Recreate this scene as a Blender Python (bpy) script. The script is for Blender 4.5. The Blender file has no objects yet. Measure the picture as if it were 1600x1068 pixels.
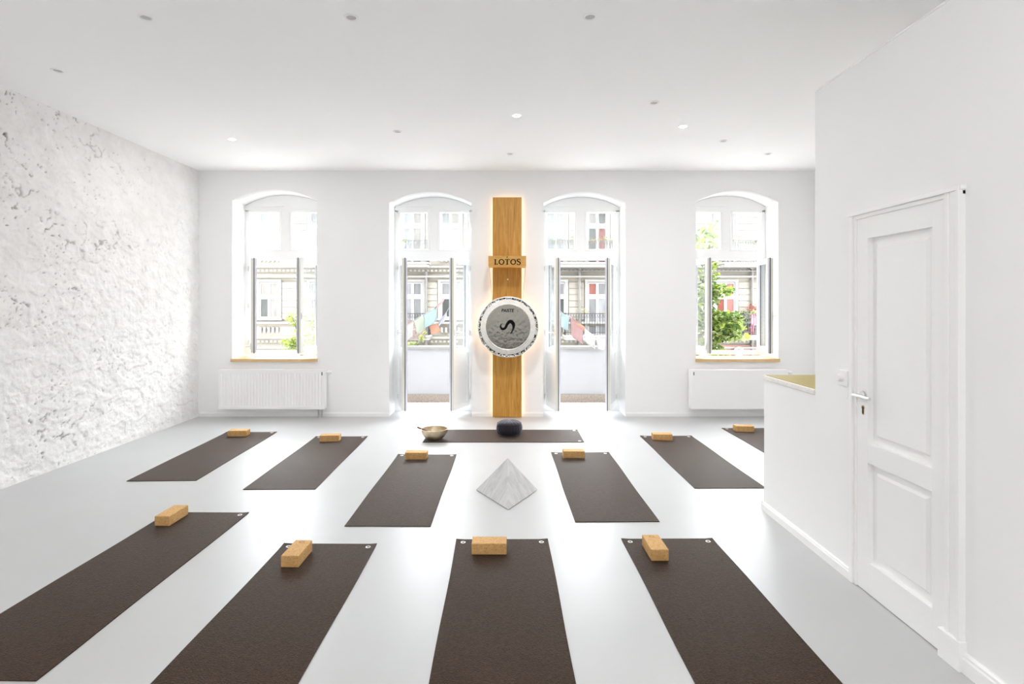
import bpy, bmesh, math, random
import numpy as np
from mathutils import Vector, Matrix

random.seed(7)
rng = np.random.default_rng(11)
PI = math.pi
S = bpy.context.scene
COL = S.collection

# ------------------------------------------------------------------ camera
H = 1.58                    # eye height
F = 855.0                   # focal length in pixels of the 1600x1068 frame
CX, HZ = 792.0, 473.0       # vanishing point of the room
cam_d = bpy.data.cameras.new('camera')
cam = bpy.data.objects.new('camera', cam_d); COL.objects.link(cam)
cam.location = (0, 0, H); cam.rotation_euler = (PI/2, 0, 0)
cam_d.sensor_width = 36.0; cam_d.lens = 36.0*F/1600.0
cam_d.shift_x = (800-CX)/1600.0
cam_d.shift_y = -(534-HZ)/1600.0
cam_d.clip_start = 0.05; cam_d.clip_end = 300
S.camera = cam

# ------------------------------------------------------------------ sky, exposure
SKY = 12.3
LAMP_W = 15.0
world = bpy.data.worlds.new('overcast_sky'); S.world = world
world.use_nodes = True
bg = world.node_tree.nodes['Background']
bg.inputs[0].default_value = (0.93, 0.97, 1.0, 1); bg.inputs[1].default_value = SKY
S.view_settings.view_transform = 'Standard'
S.view_settings.look = 'None'
S.view_settings.gamma = 1.0
S.view_settings.use_curve_mapping = False
S.view_settings.exposure = 0.82
S.cycles.max_bounces = 14; S.cycles.diffuse_bounces = 11; S.cycles.glossy_bounces = 4
S.cycles.transparent_max_bounces = 16; S.cycles.transmission_bounces = 8
S.cycles.sample_clamp_indirect = 6.0
S.cycles.caustics_reflective = False; S.cycles.caustics_refractive = False
S.cycles.use_denoising = True
S.cycles.use_adaptive_sampling = True; S.cycles.adaptive_threshold = 0.04

# ------------------------------------------------------------------ helpers
WLOC = {}

def wl(o):
    return WLOC.get(o.name, Vector((0, 0, 0))) if o else Vector((0, 0, 0))

class MB:
    """collects faces; build() links them as one mesh object"""
    def __init__(s): s.v = []; s.f = []; s.m = []; s.sm = []
    def add(s, vs, fs, smooth=False, mi=0):
        b = len(s.v); s.v += [tuple(v) for v in vs]
        for f in fs: s.f.append([b+i for i in f]); s.sm.append(smooth); s.m.append(mi)
        return s
    def box(s, x0, x1, y0, y1, z0, z1, T=None, mi=0):
        vs = [(x, y, z) for z in (z0, z1) for y in (y0, y1) for x in (x0, x1)]
        if T: vs = [T(v) for v in vs]
        return s.add(vs, [(0,2,3,1), (4,5,7,6), (0,1,5,4), (2,6,7,3), (0,4,6,2), (1,3,7,5)], False, mi)
    def quad(s, a, b, c, d, mi=0): return s.add([a, b, c, d], [(0,1,2,3)], False, mi)
    def prism(s, pts, a0, a1, axis='y', T=None, smooth=False):
        """polygon pts (u,v) extruded along an axis: y -> (u,a,v), x -> (a,u,v), z -> (u,v,a)"""
        g = {'y': lambda u, v, a: (u, a, v), 'x': lambda u, v, a: (a, u, v), 'z': lambda u, v, a: (u, v, a)}[axis]
        n = len(pts); vs = [g(u, v, a0) for u, v in pts]+[g(u, v, a1) for u, v in pts]
        if T: vs = [T(v) for v in vs]
        s.add(vs, [tuple(range(n))[::-1], tuple(range(n, 2*n))])
        s.add(vs, [(i, (i+1) % n, n+(i+1) % n, n+i) for i in range(n)], smooth)
        return s
    def tube(s, pts, r, n=8, caps=True):
        pts = [Vector(p) for p in pts]; rs = r if isinstance(r, (list, tuple)) else [r]*len(pts)
        rings = []; up = None
        for i, p in enumerate(pts):
            d = (pts[min(i+1, len(pts)-1)]-pts[max(i-1, 0)])
            if d.length < 1e-9: d = Vector((0, 0, 1))
            d.normalize()
            if up is None:
                up = d.orthogonal().normalized()
            up = (up-d*up.dot(d)); up = up.normalized() if up.length > 1e-6 else d.orthogonal().normalized()
            w = d.cross(up)
            rings.append([p+(up*math.cos(2*PI*k/n)+w*math.sin(2*PI*k/n))*rs[i] for k in range(n)])
        vs = [v for rg in rings for v in rg]; fs = []
        for i in range(len(pts)-1):
            for k in range(n):
                fs.append((i*n+k, i*n+(k+1) % n, (i+1)*n+(k+1) % n, (i+1)*n+k))
        s.add(vs, fs, True)
        if caps:
            s.add(rings[0], [tuple(range(n))[::-1]]); s.add(rings[-1], [tuple(range(n))])
        return s
    def lathe(s, prof, n=32, T=None, smooth=True, mod=None):
        """profile (r,z) turned about z"""
        vs = []
        for r, z in prof:
            for k in range(n):
                a = 2*PI*k/n; rr = r
                zz = z
                if mod: rr, zz = mod(r, z, a)
                vs.append((rr*math.cos(a), rr*math.sin(a), zz))
        if T: vs = [T(v) for v in vs]
        fs = []
        for i in range(len(prof)-1):
            for k in range(n):
                fs.append((i*n+k, i*n+(k+1) % n, (i+1)*n+(k+1) % n, (i+1)*n+k))
        return s.add(vs, fs, smooth)
    def build(s, name, mat, parent=None, origin=None, bevel=0, seg=2, fixn=True, weld=False):
        off = Vector(origin) if origin is not None else wl(parent)
        me = bpy.data.meshes.new(name)
        me.from_pydata([Vector(v)-off for v in s.v], [], s.f)
        me.polygons.foreach_set('use_smooth', s.sm)
        me.polygons.foreach_set('material_index', s.m)
        for mm in (mat if isinstance(mat, (list, tuple)) else [mat]): me.materials.append(mm)
        if fixn or weld:
            bm = bmesh.new(); bm.from_mesh(me)
            if weld: bmesh.ops.remove_doubles(bm, verts=bm.verts, dist=1e-5)
            if fixn: bmesh.ops.recalc_face_normals(bm, faces=bm.faces)
            bm.to_mesh(me); bm.free()
        me.update()
        o = bpy.data.objects.new(name, me); COL.objects.link(o)
        if parent:
            o.parent = parent; WLOC[o.name] = off
        else:
            o.location = off if origin is not None else (0, 0, 0)
            WLOC[o.name] = off if origin is not None else Vector((0, 0, 0))
        if bevel:
            m = o.modifiers.new('bevel', 'BEVEL'); m.width = bevel; m.segments = seg; m.limit_method = 'ANGLE'
            m.angle_limit = math.radians(40)
        return o

def tag(o, label=None, cat=None, group=None, kind=None):
    if label: o['label'] = label
    if cat: o['category'] = cat
    if group: o['group'] = group
    if kind: o['kind'] = kind
    return o

def thing(name, loc, label, cat, group=None, kind=None):
    o = bpy.data.objects.new(name, None); COL.objects.link(o)
    o.location = loc; o.empty_display_size = 0.1; WLOC[o.name] = Vector(loc)
    return tag(o, label, cat, group, kind)

def link_copy(o, parent):
    c = o.copy(); COL.objects.link(c); c.parent = parent
    for ch in list(o.children): link_copy(ch, c)
    return c

# ------------------------------------------------------------------ materials
def new_mat(name):
    m = bpy.data.materials.new(name); m.use_nodes = True
    nt = m.node_tree; b = nt.nodes['Principled BSDF']
    return m, nt, b

def node(nt, t, **kw):
    n = nt.nodes.new(t)
    for k, v in kw.items(): setattr(n, k, v)
    return n

def plain(name, col, rough=0.5, metal=0.0, spec=0.5, var=0.0, vscale=3.0, bump=0.0, bscale=80.0, bdist=0.002, stretch=None):
    m, nt, b = new_mat(name)
    b.inputs['Base Color'].default_value = (*col, 1); b.inputs['Roughness'].default_value = rough
    b.inputs['Metallic'].default_value = metal; b.inputs['Specular IOR Level'].default_value = spec
    tc = node(nt, 'ShaderNodeTexCoord'); vec = tc.outputs['Object']
    if stretch:
        mp = node(nt, 'ShaderNodeMapping'); mp.inputs['Scale'].default_value = stretch
        nt.links.new(vec, mp.inputs[0]); vec = mp.outputs[0]
    n = node(nt, 'ShaderNodeTexNoise'); n.inputs['Scale'].default_value = vscale; n.inputs['Detail'].default_value = 4
    nt.links.new(vec, n.inputs['Vector'])
    r = node(nt, 'ShaderNodeValToRGB')
    v = max(var, 0.004)
    r.color_ramp.elements[0].position = 0.3; r.color_ramp.elements[1].position = 0.7
    r.color_ramp.elements[0].color = (*[c*(1-v) for c in col], 1)
    r.color_ramp.elements[1].color = (*[min(1, c*(1+v)) for c in col], 1)
    nt.links.new(n.outputs['Fac'], r.inputs[0]); nt.links.new(r.outputs[0], b.inputs['Base Color'])
    if bump:
        n2 = node(nt, 'ShaderNodeTexNoise'); n2.inputs['Scale'].default_value = bscale; n2.inputs['Detail'].default_value = 3
        nt.links.new(vec, n2.inputs['Vector'])
        bp = node(nt, 'ShaderNodeBump'); bp.inputs['Strength'].default_value = bump; bp.inputs['Distance'].default_value = bdist
        nt.links.new(n2.outputs['Fac'], bp.inputs['Height']); nt.links.new(bp.outputs[0], b.inputs['Normal'])
    return m

M = {}
M['wall'] = plain('white_wall_paint', (0.885, 0.885, 0.89), 0.7, spec=0.25, var=0.006, vscale=1.2, bump=0.08, bscale=120, bdist=0.001)
M['ceiling'] = plain('white_ceiling_paint', (0.945, 0.945, 0.947), 0.8, spec=0.2, var=0.005, vscale=0.8)
M['trim'] = plain('white_gloss_trim', (0.90, 0.90, 0.895), 0.35, spec=0.4, var=0.006, vscale=2)
M['lens_off'] = plain('grey_lamp_lens', (0.45, 0.45, 0.45), 0.3, var=0.03)
M['plastic'] = plain('white_plastic', (0.88, 0.88, 0.87), 0.35, var=0.01)
M['radiator'] = plain('white_radiator_enamel', (0.90, 0.90, 0.90), 0.3, var=0.008)
M['chrome'] = plain('brushed_metal', (0.75, 0.75, 0.74), 0.3, metal=1.0, var=0.05, vscale=30)
M['darkmetal'] = plain('dark_metal', (0.05, 0.05, 0.055), 0.4, metal=0.6, var=0.1, vscale=20)
M['gasket'] = plain('grey_rubber_gasket', (0.07, 0.07, 0.075), 0.6, var=0.1, vscale=10)
M['sash_out'] = plain('cool_grey_sash_rebate', (0.76, 0.76, 0.82), 0.4, var=0.02)
M['sash_in'] = plain('pale_khaki_sash_edge', (0.66, 0.65, 0.58), 0.4, var=0.02)

# floor: poured light grey floor with a satin coat
def mk_floor():
    m, nt, b = new_mat('light_grey_poured_floor')
    tc = node(nt, 'ShaderNodeTexCoord')
    n = node(nt, 'ShaderNodeTexNoise'); n.inputs['Scale'].default_value = 0.9; n.inputs['Detail'].default_value = 5
    nt.links.new(tc.outputs['Object'], n.inputs['Vector'])
    r = node(nt, 'ShaderNodeValToRGB')
    r.color_ramp.elements[0].position = 0.3; r.color_ramp.elements[0].color = (0.485, 0.49, 0.495, 1)
    r.color_ramp.elements[1].position = 0.7; r.color_ramp.elements[1].color = (0.515, 0.52, 0.525, 1)
    nt.links.new(n.outputs['Fac'], r.inputs[0]); nt.links.new(r.outputs[0], b.inputs['Base Color'])
    n2 = node(nt, 'ShaderNodeTexNoise'); n2.inputs['Scale'].default_value = 2.2; n2.inputs['Detail'].default_value = 6
    nt.links.new(tc.outputs['Object'], n2.inputs['Vector'])
    mr = node(nt, 'ShaderNodeMapRange'); mr.inputs['To Min'].default_value = 0.30; mr.inputs['To Max'].default_value = 0.40
    nt.links.new(n2.outputs['Fac'], mr.inputs['Value']); nt.links.new(mr.outputs[0], b.inputs['Roughness'])
    b.inputs['Specular IOR Level'].default_value = 0.5
    bp = node(nt, 'ShaderNodeBump'); bp.inputs['Strength'].default_value = 0.05; bp.inputs['Distance'].default_value = 0.01
    nt.links.new(n2.outputs['Fac'], bp.inputs['Height']); nt.links.new(bp.outputs[0], b.inputs['Normal'])
    return m
M['floor'] = mk_floor()

# left wall: whitewash over rubble masonry; 'bare' marks cracks and pits, mixed towards dark brown
def mk_rough():
    m, nt, b = new_mat('whitewashed_rough_masonry')
    at = node(nt, 'ShaderNodeAttribute', attribute_name='pit_dark')
    tc = node(nt, 'ShaderNodeTexCoord')
    n = node(nt, 'ShaderNodeTexNoise'); n.inputs['Scale'].default_value = 6; n.inputs['Detail'].default_value = 6
    nt.links.new(tc.outputs['Object'], n.inputs['Vector'])
    r = node(nt, 'ShaderNodeValToRGB')
    r.color_ramp.elements[0].position = 0.3; r.color_ramp.elements[0].color = (0.80, 0.795, 0.785, 1)
    r.color_ramp.elements[1].position = 0.65; r.color_ramp.elements[1].color = (0.865, 0.86, 0.855, 1)
    nt.links.new(n.outputs['Fac'], r.inputs[0])
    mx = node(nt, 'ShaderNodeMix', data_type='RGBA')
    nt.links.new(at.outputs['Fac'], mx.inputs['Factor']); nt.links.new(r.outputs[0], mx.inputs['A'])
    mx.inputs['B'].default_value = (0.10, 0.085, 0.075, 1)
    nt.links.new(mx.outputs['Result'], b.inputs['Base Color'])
    b.inputs['Roughness'].default_value = 0.8; b.inputs['Specular IOR Level'].default_value = 0.2
    n2 = node(nt, 'ShaderNodeTexNoise'); n2.inputs['Scale'].default_value = 45; n2.inputs['Detail'].default_value = 5
    nt.links.new(tc.outputs['Object'], n2.inputs['Vector'])
    bp = node(nt, 'ShaderNodeBump'); bp.inputs['Strength'].default_value = 0.45; bp.inputs['Distance'].default_value = 0.012
    nt.links.new(n2.outputs['Fac'], bp.inputs['Height']); nt.links.new(bp.outputs[0], b.inputs['Normal'])
    return m
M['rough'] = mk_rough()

def mk_mat(name, c0, c1):
    m, nt, b = new_mat(name)
    tc = node(nt, 'ShaderNodeTexCoord')
    n = node(nt, 'ShaderNodeTexNoise'); n.inputs['Scale'].default_value = 95; n.inputs['Detail'].default_value = 4
    nt.links.new(tc.outputs['Object'], n.inputs['Vector'])
    r = node(nt, 'ShaderNodeValToRGB')
    r.color_ramp.elements[0].position = 0.35; r.color_ramp.elements[0].color = (*c0, 1)
    r.color_ramp.elements[1].position = 0.65; r.color_ramp.elements[1].color = (*c1, 1)
    nt.links.new(n.outputs['Fac'], r.inputs[0]); nt.links.new(r.outputs[0], b.inputs['Base Color'])
    b.inputs['Roughness'].default_value = 0.5; b.inputs['Specular IOR Level'].default_value = 0.07
    b.inputs['Sheen Weight'].default_value = 0.20; b.inputs['Sheen Roughness'].default_value = 0.35; b.inputs['Sheen Tint'].default_value = (1, 0.95, 0.95, 1)
    v = node(nt, 'ShaderNodeTexVoronoi'); v.inputs['Scale'].default_value = 150
    nt.links.new(tc.outputs['Object'], v.inputs['Vector'])
    bp = node(nt, 'ShaderNodeBump'); bp.inputs['Strength'].default_value = 0.55; bp.inputs['Distance'].default_value = 0.0025
    nt.links.new(v.outputs['Distance'], bp.inputs['Height']); nt.links.new(bp.outputs[0], b.inputs['Normal'])
    return m
M['mat'] = mk_mat('brown_grey_yoga_mat_foam', (0.028, 0.0150, 0.0075), (0.050, 0.0285, 0.0155))

def mk_cork():
    m, nt, b = new_mat('pressed_cork')
    tc = node(nt, 'ShaderNodeTexCoord')
    v = node(nt, 'ShaderNodeTexVoronoi'); v.inputs['Scale'].default_value = 210
    nt.links.new(tc.outputs['Object'], v.inputs['Vector'])
    n = node(nt, 'ShaderNodeTexNoise'); n.inputs['Scale'].default_value = 60; n.inputs['Detail'].default_value = 5
    nt.links.new(tc.outputs['Object'], n.inputs['Vector'])
    mx = node(nt, 'ShaderNodeMix', data_type='RGBA'); mx.inputs['Factor'].default_value = 0.5
    nt.links.new(v.outputs['Color'], mx.inputs['A']); nt.links.new(n.outputs['Fac'], mx.inputs['B'])
    r = node(nt, 'ShaderNodeValToRGB')
    e = r.color_ramp.elements
    e[0].position = 0.22; e[0].color = (0.40, 0.205, 0.068, 1)
    e[1].position = 0.75; e[1].color = (0.68, 0.43, 0.19, 1)
    k = e.new(0.42); k.color = (0.57, 0.33, 0.12, 1)
    nt.links.new(mx.outputs['Result'], r.inputs[0]); nt.links.new(r.outputs[0], b.inputs['Base Color'])
    b.inputs['Roughness'].default_value = 0.7; b.inputs['Specular IOR Level'].default_value = 0.3
    bp = node(nt, 'ShaderNodeBump'); bp.inputs['Strength'].default_value = 0.3; bp.inputs['Distance'].default_value = 0.001
    nt.links.new(mx.outputs['Result'], bp.inputs['Height']); nt.links.new(bp.outputs[0], b.inputs['Normal'])
    return m
M['cork'] = mk_cork()
M['corkmark'] = plain('dark_cork_stamp', (0.25, 0.12, 0.05), 0.7, var=0.1, vscale=40)

def mk_wood(name, c0, c1, c2, stretch, sc=1.0, rough=0.45):
    m, nt, b = new_mat(name)
    tc = node(nt, 'ShaderNodeTexCoord'); mp = node(nt, 'ShaderNodeMapping'); mp.inputs['Scale'].default_value = stretch
    nt.links.new(tc.outputs['Object'], mp.inputs[0])
    n = node(nt, 'ShaderNodeTexNoise'); n.inputs['Scale'].default_value = 3.0*sc; n.inputs['Detail'].default_value = 8; n.inputs['Distortion'].default_value = 0.9
    n.inputs['Roughness'].default_value = 0.65
    nt.links.new(mp.outputs[0], n.inputs['Vector'])
    r = node(nt, 'ShaderNodeValToRGB'); e = r.color_ramp.elements
    e[0].position = 0.3; e[0].color = (*c0, 1); e[1].position = 0.72; e[1].color = (*c2, 1)
    k = e.new(0.5); k.color = (*c1, 1)
    nt.links.new(n.outputs['Fac'], r.inputs[0]); nt.links.new(r.outputs[0], b.inputs['Base Color'])
    b.inputs['Roughness'].default_value = rough; b.inputs['Specular IOR Level'].default_value = 0.35
    bp = node(nt, 'ShaderNodeBump'); bp.inputs['Strength'].default_value = 0.12; bp.inputs['Distance'].default_value = 0.002
    nt.links.new(n.outputs['Fac'], bp.inputs['Height']); nt.links.new(bp.outputs[0], b.inputs['Normal'])
    return m
M['oak'] = mk_wood('oiled_oak_upright_grain', (0.34, 0.145, 0.020), (0.51, 0.255, 0.045), (0.63, 0.36, 0.085), (14, 14, 0.8))
M['oak_h'] = mk_wood('oiled_oak_level_grain', (0.42, 0.21, 0.045), (0.53, 0.295, 0.075), (0.62, 0.38, 0.12), (1.0, 10, 12), 2.0)
M['sill'] = mk_wood('pale_oak_sill', (0.55, 0.36, 0.17), (0.64, 0.44, 0.23), (0.72, 0.52, 0.30), (1.0, 9, 9), 1.5)
M['burnt'] = plain('burnt_brown_lettering', (0.030, 0.010, 0.003), 0.9, spec=0.05, var=0.1, vscale=60)
M['gold'] = plain('ochre_counter_top', (0.40, 0.315, 0.085), 0.5, var=0.05, vscale=30, bump=0.1)
M['terrazzo'] = plain('pale_speckled_counter_edge', (0.78, 0.76, 0.73), 0.45, var=0.10, vscale=70)
M['ink'] = plain('black_print', (0.006, 0.006, 0.006), 0.8, spec=0.1, var=0.05)
M['cushion'] = plain('dark_aubergine_cotton', (0.020, 0.017, 0.022), 0.9, spec=0.25, var=0.12, vscale=25, bump=0.3, bscale=300)
M['cushion_top'] = plain('dark_aubergine_cotton_top', (0.020, 0.017, 0.022), 0.85, spec=0.25, var=0.12, vscale=25, bump=0.3, bscale=300)
for k_ in ('cushion', 'cushion_top'):
    b_ = M[k_].node_tree.nodes['Principled BSDF']
    b_.inputs['Sheen Weight'].default_value = 0.6; b_.inputs['Sheen Roughness'].default_value = 0.4; b_.inputs['Sheen Tint'].default_value = (0.85, 0.84, 1.0, 1)
M['mallet'] = plain('reddish_brown_stick', (0.11, 0.035, 0.018), 0.45, var=0.15, vscale=30)

def mk_brass():
    m, nt, b = new_mat('hammered_bronze')
    tc = node(nt, 'ShaderNodeTexCoord')
    v = node(nt, 'ShaderNodeTexVoronoi'); v.inputs['Scale'].default_value = 38
    nt.links.new(tc.outputs['Object'], v.inputs['Vector'])
    n = node(nt, 'ShaderNodeTexNoise'); n.inputs['Scale'].default_value = 14; n.inputs['Detail'].default_value = 5
    nt.links.new(tc.outputs['Object'], n.inputs['Vector'])
    r = node(nt, 'ShaderNodeValToRGB'); e = r.color_ramp.elements
    e[0].position = 0.3; e[0].color = (0.50, 0.40, 0.25, 1); e[1].position = 0.7; e[1].color = (0.76, 0.65, 0.48, 1)
    nt.links.new(n.outputs['Fac'], r.inputs[0]); nt.links.new(r.outputs[0], b.inputs['Base Color'])
    b.inputs['Metallic'].default_value = 0.85; b.inputs['Roughness'].default_value = 0.42
    bp = node(nt, 'ShaderNodeBump'); bp.inputs['Strength'].default_value = 0.25; bp.inputs['Distance'].default_value = 0.004
    nt.links.new(v.outputs['Distance'], bp.inputs['Height']); nt.links.new(bp.outputs[0], b.inputs['Normal'])
    return m
M['brass'] = mk_brass()

def mk_gong(name, col, rough, sc, st, dist, oxide=0.0):
    m, nt, b = new_mat(name)
    tc = node(nt, 'ShaderNodeTexCoord')
    v = node(nt, 'ShaderNodeTexVoronoi'); v.inputs['Scale'].default_value = sc; v.feature = 'SMOOTH_F1'
    nt.links.new(tc.outputs['Object'], v.inputs['Vector'])
    n = node(nt, 'ShaderNodeTexNoise'); n.inputs['Scale'].default_value = 20; n.inputs['Detail'].default_value = 4
    nt.links.new(tc.outputs['Object'], n.inputs['Vector'])
    r = node(nt, 'ShaderNodeValToRGB'); e = r.color_ramp.elements
    e[0].position = 0.3; e[0].color = (*[c*0.88 for c in col], 1); e[1].position = 0.7; e[1].color = (*col, 1)
    nt.links.new(n.outputs['Fac'], r.inputs[0]); nt.links.new(r.outputs[0], b.inputs['Base Color'])
    if oxide:     # dark oxide left in the hammer marks
        v2 = node(nt, 'ShaderNodeTexVoronoi'); v2.inputs['Scale'].default_value = 75
        nt.links.new(tc.outputs['Object'], v2.inputs['Vector'])
        r2 = node(nt, 'ShaderNodeValToRGB'); r2.color_ramp.elements[0].position = oxide-0.04; r2.color_ramp.elements[1].position = oxide+0.04
        nt.links.new(v2.outputs['Color'], r2.inputs[0])
        mx = node(nt, 'ShaderNodeMix', data_type='RGBA'); nt.links.new(r2.outputs[0], mx.inputs['Factor'])
        nt.links.new(r.outputs[0], mx.inputs['A']); mx.inputs['B'].default_value = (0.06, 0.055, 0.05, 1)
        nt.links.new(mx.outputs['Result'], b.inputs['Base Color'])
    b.inputs['Metallic'].default_value = 1.0; b.inputs['Roughness'].default_value = rough
    bp = node(nt, 'ShaderNodeBump'); bp.inputs['Strength'].default_value = st; bp.inputs['Distance'].default_value = dist
    nt.links.new(v.outputs['Distance'], bp.inputs['Height']); nt.links.new(bp.outputs[0], b.inputs['Normal'])
    return m
M['gong'] = mk_gong('hammered_nickel_silver', (0.33, 0.315, 0.28), 0.13, 34, 0.25, 0.006)
M['gong_ring'] = mk_gong('polished_nickel_silver', (0.90, 0.88, 0.83), 0.2, 18, 0.08, 0.006)
M['gong_edge'] = mk_gong('pitted_nickel_silver', (0.80, 0.78, 0.73), 0.25, 60, 0.6, 0.010, 0.5)

def mk_marble():
    m, nt, b = new_mat('pale_grey_marble')
    tc = node(nt, 'ShaderNodeTexCoord'); mp = node(nt, 'ShaderNodeMapping'); mp.inputs['Rotation'].default_value = (0.4, 0.7, 0.5)
    mp.inputs['Scale'].default_value = (1, 3.2, 1)
    nt.links.new(tc.outputs['Object'], mp.inputs[0])
    n = node(nt, 'ShaderNodeTexNoise'); n.inputs['Scale'].default_value = 5; n.inputs['Detail'].default_value = 9; n.inputs['Distortion'].default_value = 1.2
    n.inputs['Roughness'].default_value = 0.65
    nt.links.new(mp.outputs[0], n.inputs['Vector'])
    r = node(nt, 'ShaderNodeValToRGB'); e = r.color_ramp.elements
    e[0].position = 0.30; e[0].color = (0.50, 0.50, 0.50, 1); e[1].position = 0.58; e[1].color = (0.70, 0.70, 0.695, 1)
    nt.links.new(n.outputs['Fac'], r.inputs[0]); nt.links.new(r.outputs[0], b.inputs['Base Color'])
    b.inputs['Roughness'].default_value = 0.45
    return m
M['marble'] = mk_marble()

def mk_glass(name, haze=0.05):
    m, nt, b = new_mat(name); nt.nodes.remove(b)
    out = nt.nodes['Material Output']
    tr = node(nt, 'ShaderNodeBsdfTransparent'); tr.inputs[0].default_value = (0.90, 0.915, 0.91, 1)
    tl = node(nt, 'ShaderNodeBsdfTranslucent'); tl.inputs[0].default_value = (0.95, 0.95, 0.95, 1)
    gl = node(nt, 'ShaderNodeBsdfGlossy'); gl.inputs['Roughness'].default_value = 0.02
    tc = node(nt, 'ShaderNodeTexCoord'); ns = node(nt, 'ShaderNodeTexNoise'); ns.inputs['Scale'].default_value = 2.0
    nt.links.new(tc.outputs['Object'], ns.inputs['Vector'])
    mr = node(nt, 'ShaderNodeMapRange'); mr.inputs['To Min'].default_value = haze*0.7; mr.inputs['To Max'].default_value = haze*1.3
    nt.links.new(ns.outputs['Fac'], mr.inputs['Value'])
    a = node(nt, 'ShaderNodeMixShader'); nt.links.new(mr.outputs[0], a.inputs[0])
    nt.links.new(tr.outputs[0], a.inputs[1]); nt.links.new(tl.outputs[0], a.inputs[2])
    lw = node(nt, 'ShaderNodeLayerWeight'); pw = node(nt, 'ShaderNodeMath', operation='POWER'); pw.inputs[1].default_value = 5.0
    nt.links.new(lw.outputs['Facing'], pw.inputs[0])
    fr = node(nt, 'ShaderNodeMapRange'); fr.inputs['To Min'].default_value = 0.04; fr.inputs['To Max'].default_value = 0.75
    nt.links.new(pw.outputs[0], fr.inputs['Value'])
    c = node(nt, 'ShaderNodeMixShader'); nt.links.new(fr.outputs[0], c.inputs[0])
    nt.links.new(a.outputs[0], c.inputs[1]); nt.links.new(gl.outputs[0], c.inputs[2])
    nt.links.new(c.outputs[0], out.inputs['Surface'])
    return m
M['glass'] = mk_glass('window_glass', 0.03)
M['glass_top'] = mk_glass('hazy_window_glass', 0.02)  # haze: translucent white mixed in so the upper panes look washed out

def mk_emit(name, col, st):
    m, nt, b = new_mat(name)
    b.inputs['Base Color'].default_value = (*col, 1)
    b.inputs['Emission Color'].default_value = (*col, 1); b.inputs['Emission Strength'].default_value = st
    return m
M['led'] = mk_emit('warm_led_strip', (1.0, 0.72, 0.40), 7.0)
M['ledring'] = mk_emit('warm_led_ring', (1.0, 0.64, 0.34), 24.0)

# outdoors
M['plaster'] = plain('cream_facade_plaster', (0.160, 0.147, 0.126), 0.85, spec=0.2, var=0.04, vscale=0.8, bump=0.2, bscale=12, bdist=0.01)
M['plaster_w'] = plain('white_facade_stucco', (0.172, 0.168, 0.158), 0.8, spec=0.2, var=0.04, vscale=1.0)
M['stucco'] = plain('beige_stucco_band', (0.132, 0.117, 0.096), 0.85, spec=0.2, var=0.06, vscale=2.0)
M['extframe'] = plain('white_outer_window_frame', (0.185, 0.185, 0.185), 0.5, var=0.02)
M['pipe'] = plain('weathered_zinc_pipe', (0.09, 0.085, 0.08), 0.5, metal=0.3, var=0.15, vscale=3)
M['iron'] = plain('dark_iron_railing', (0.028, 0.026, 0.028), 0.5, metal=0.4, var=0.1, vscale=10)
M['street'] = plain('grey_street_stone', (0.56, 0.55, 0.54), 0.85, var=0.12, vscale=1.5)
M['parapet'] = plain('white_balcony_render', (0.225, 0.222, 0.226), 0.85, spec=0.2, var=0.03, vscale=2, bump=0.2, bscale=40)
M['granite'] = plain('brown_speckled_stone', (0.16, 0.13, 0.105), 0.8, var=0.35, vscale=45)
M['brownwood'] = plain('red_brown_shopfront', (0.11, 0.035, 0.02), 0.5, var=0.2, vscale=2)
def pane_mat(name, col):
    return plain(name, col, 0.35, spec=0.12, var=0.18, vscale=2.2, stretch=(3, 1, 0.6))
M['p_grey'] = pane_mat('far_pane_grey_curtain', (0.085, 0.085, 0.085))
M['p_pale'] = pane_mat('far_pane_pale_curtain', (0.12, 0.12, 0.125))
M['p_dark'] = pane_mat('far_pane_dark', (0.03, 0.032, 0.03))
M['p_taupe'] = pane_mat('far_pane_taupe_blind', (0.095, 0.085, 0.078))
M['p_red'] = pane_mat('far_pane_red_curtain', (0.075, 0.016, 0.011))
M['p_pink'] = pane_mat('far_pane_pink_curtain', (0.12, 0.048, 0.040))
def cloth(name, col):
    m, nt, b = new_mat(name)
    out = nt.nodes['Material Output']
    b.inputs['Base Color'].default_value = (*col, 1); b.inputs['Roughness'].default_value = 0.9
    b.inputs['Specular IOR Level'].default_value = 0.1
    tc = node(nt, 'ShaderNodeTexCoord'); n = node(nt, 'ShaderNodeTexNoise'); n.inputs['Scale'].default_value = 60
    nt.links.new(tc.outputs['Object'], n.inputs['Vector'])
    bp = node(nt, 'ShaderNodeBump'); bp.inputs['Strength'].default_value = 0.1; bp.inputs['Distance'].default_value = 0.001
    nt.links.new(n.outputs['Fac'], bp.inputs['Height']); nt.links.new(bp.outputs[0], b.inputs['Normal'])
    tl = node(nt, 'ShaderNodeBsdfTranslucent'); tl.inputs[0].default_value = (*col, 1)
    mx = node(nt, 'ShaderNodeMixShader'); mx.inputs[0].default_value = 0.4
    nt.links.new(b.outputs[0], mx.inputs[1]); nt.links.new(tl.outputs[0], mx.inputs[2])
    nt.links.new(mx.outputs[0], out.inputs['Surface'])
    return m
M['f_pink'] = cloth('faded_pink_cloth', (0.30, 0.20, 0.195))
M['f_blue'] = cloth('faded_sky_blue_cloth', (0.25, 0.31, 0.32))
M['f_white'] = cloth('faded_white_cloth', (0.34, 0.335, 0.32))
M['f_green'] = cloth('faded_pale_green_cloth', (0.29, 0.315, 0.26))
M['f_orange'] = cloth('faded_orange_cloth', (0.34, 0.195, 0.14))
M['f_lilac'] = cloth('faded_lilac_cloth', (0.28, 0.275, 0.32))
def leafmat(name, c):
    m = cloth(name, c); return m
M['leaf'] = leafmat('bright_green_leaf', (0.20, 0.25, 0.045))
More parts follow.
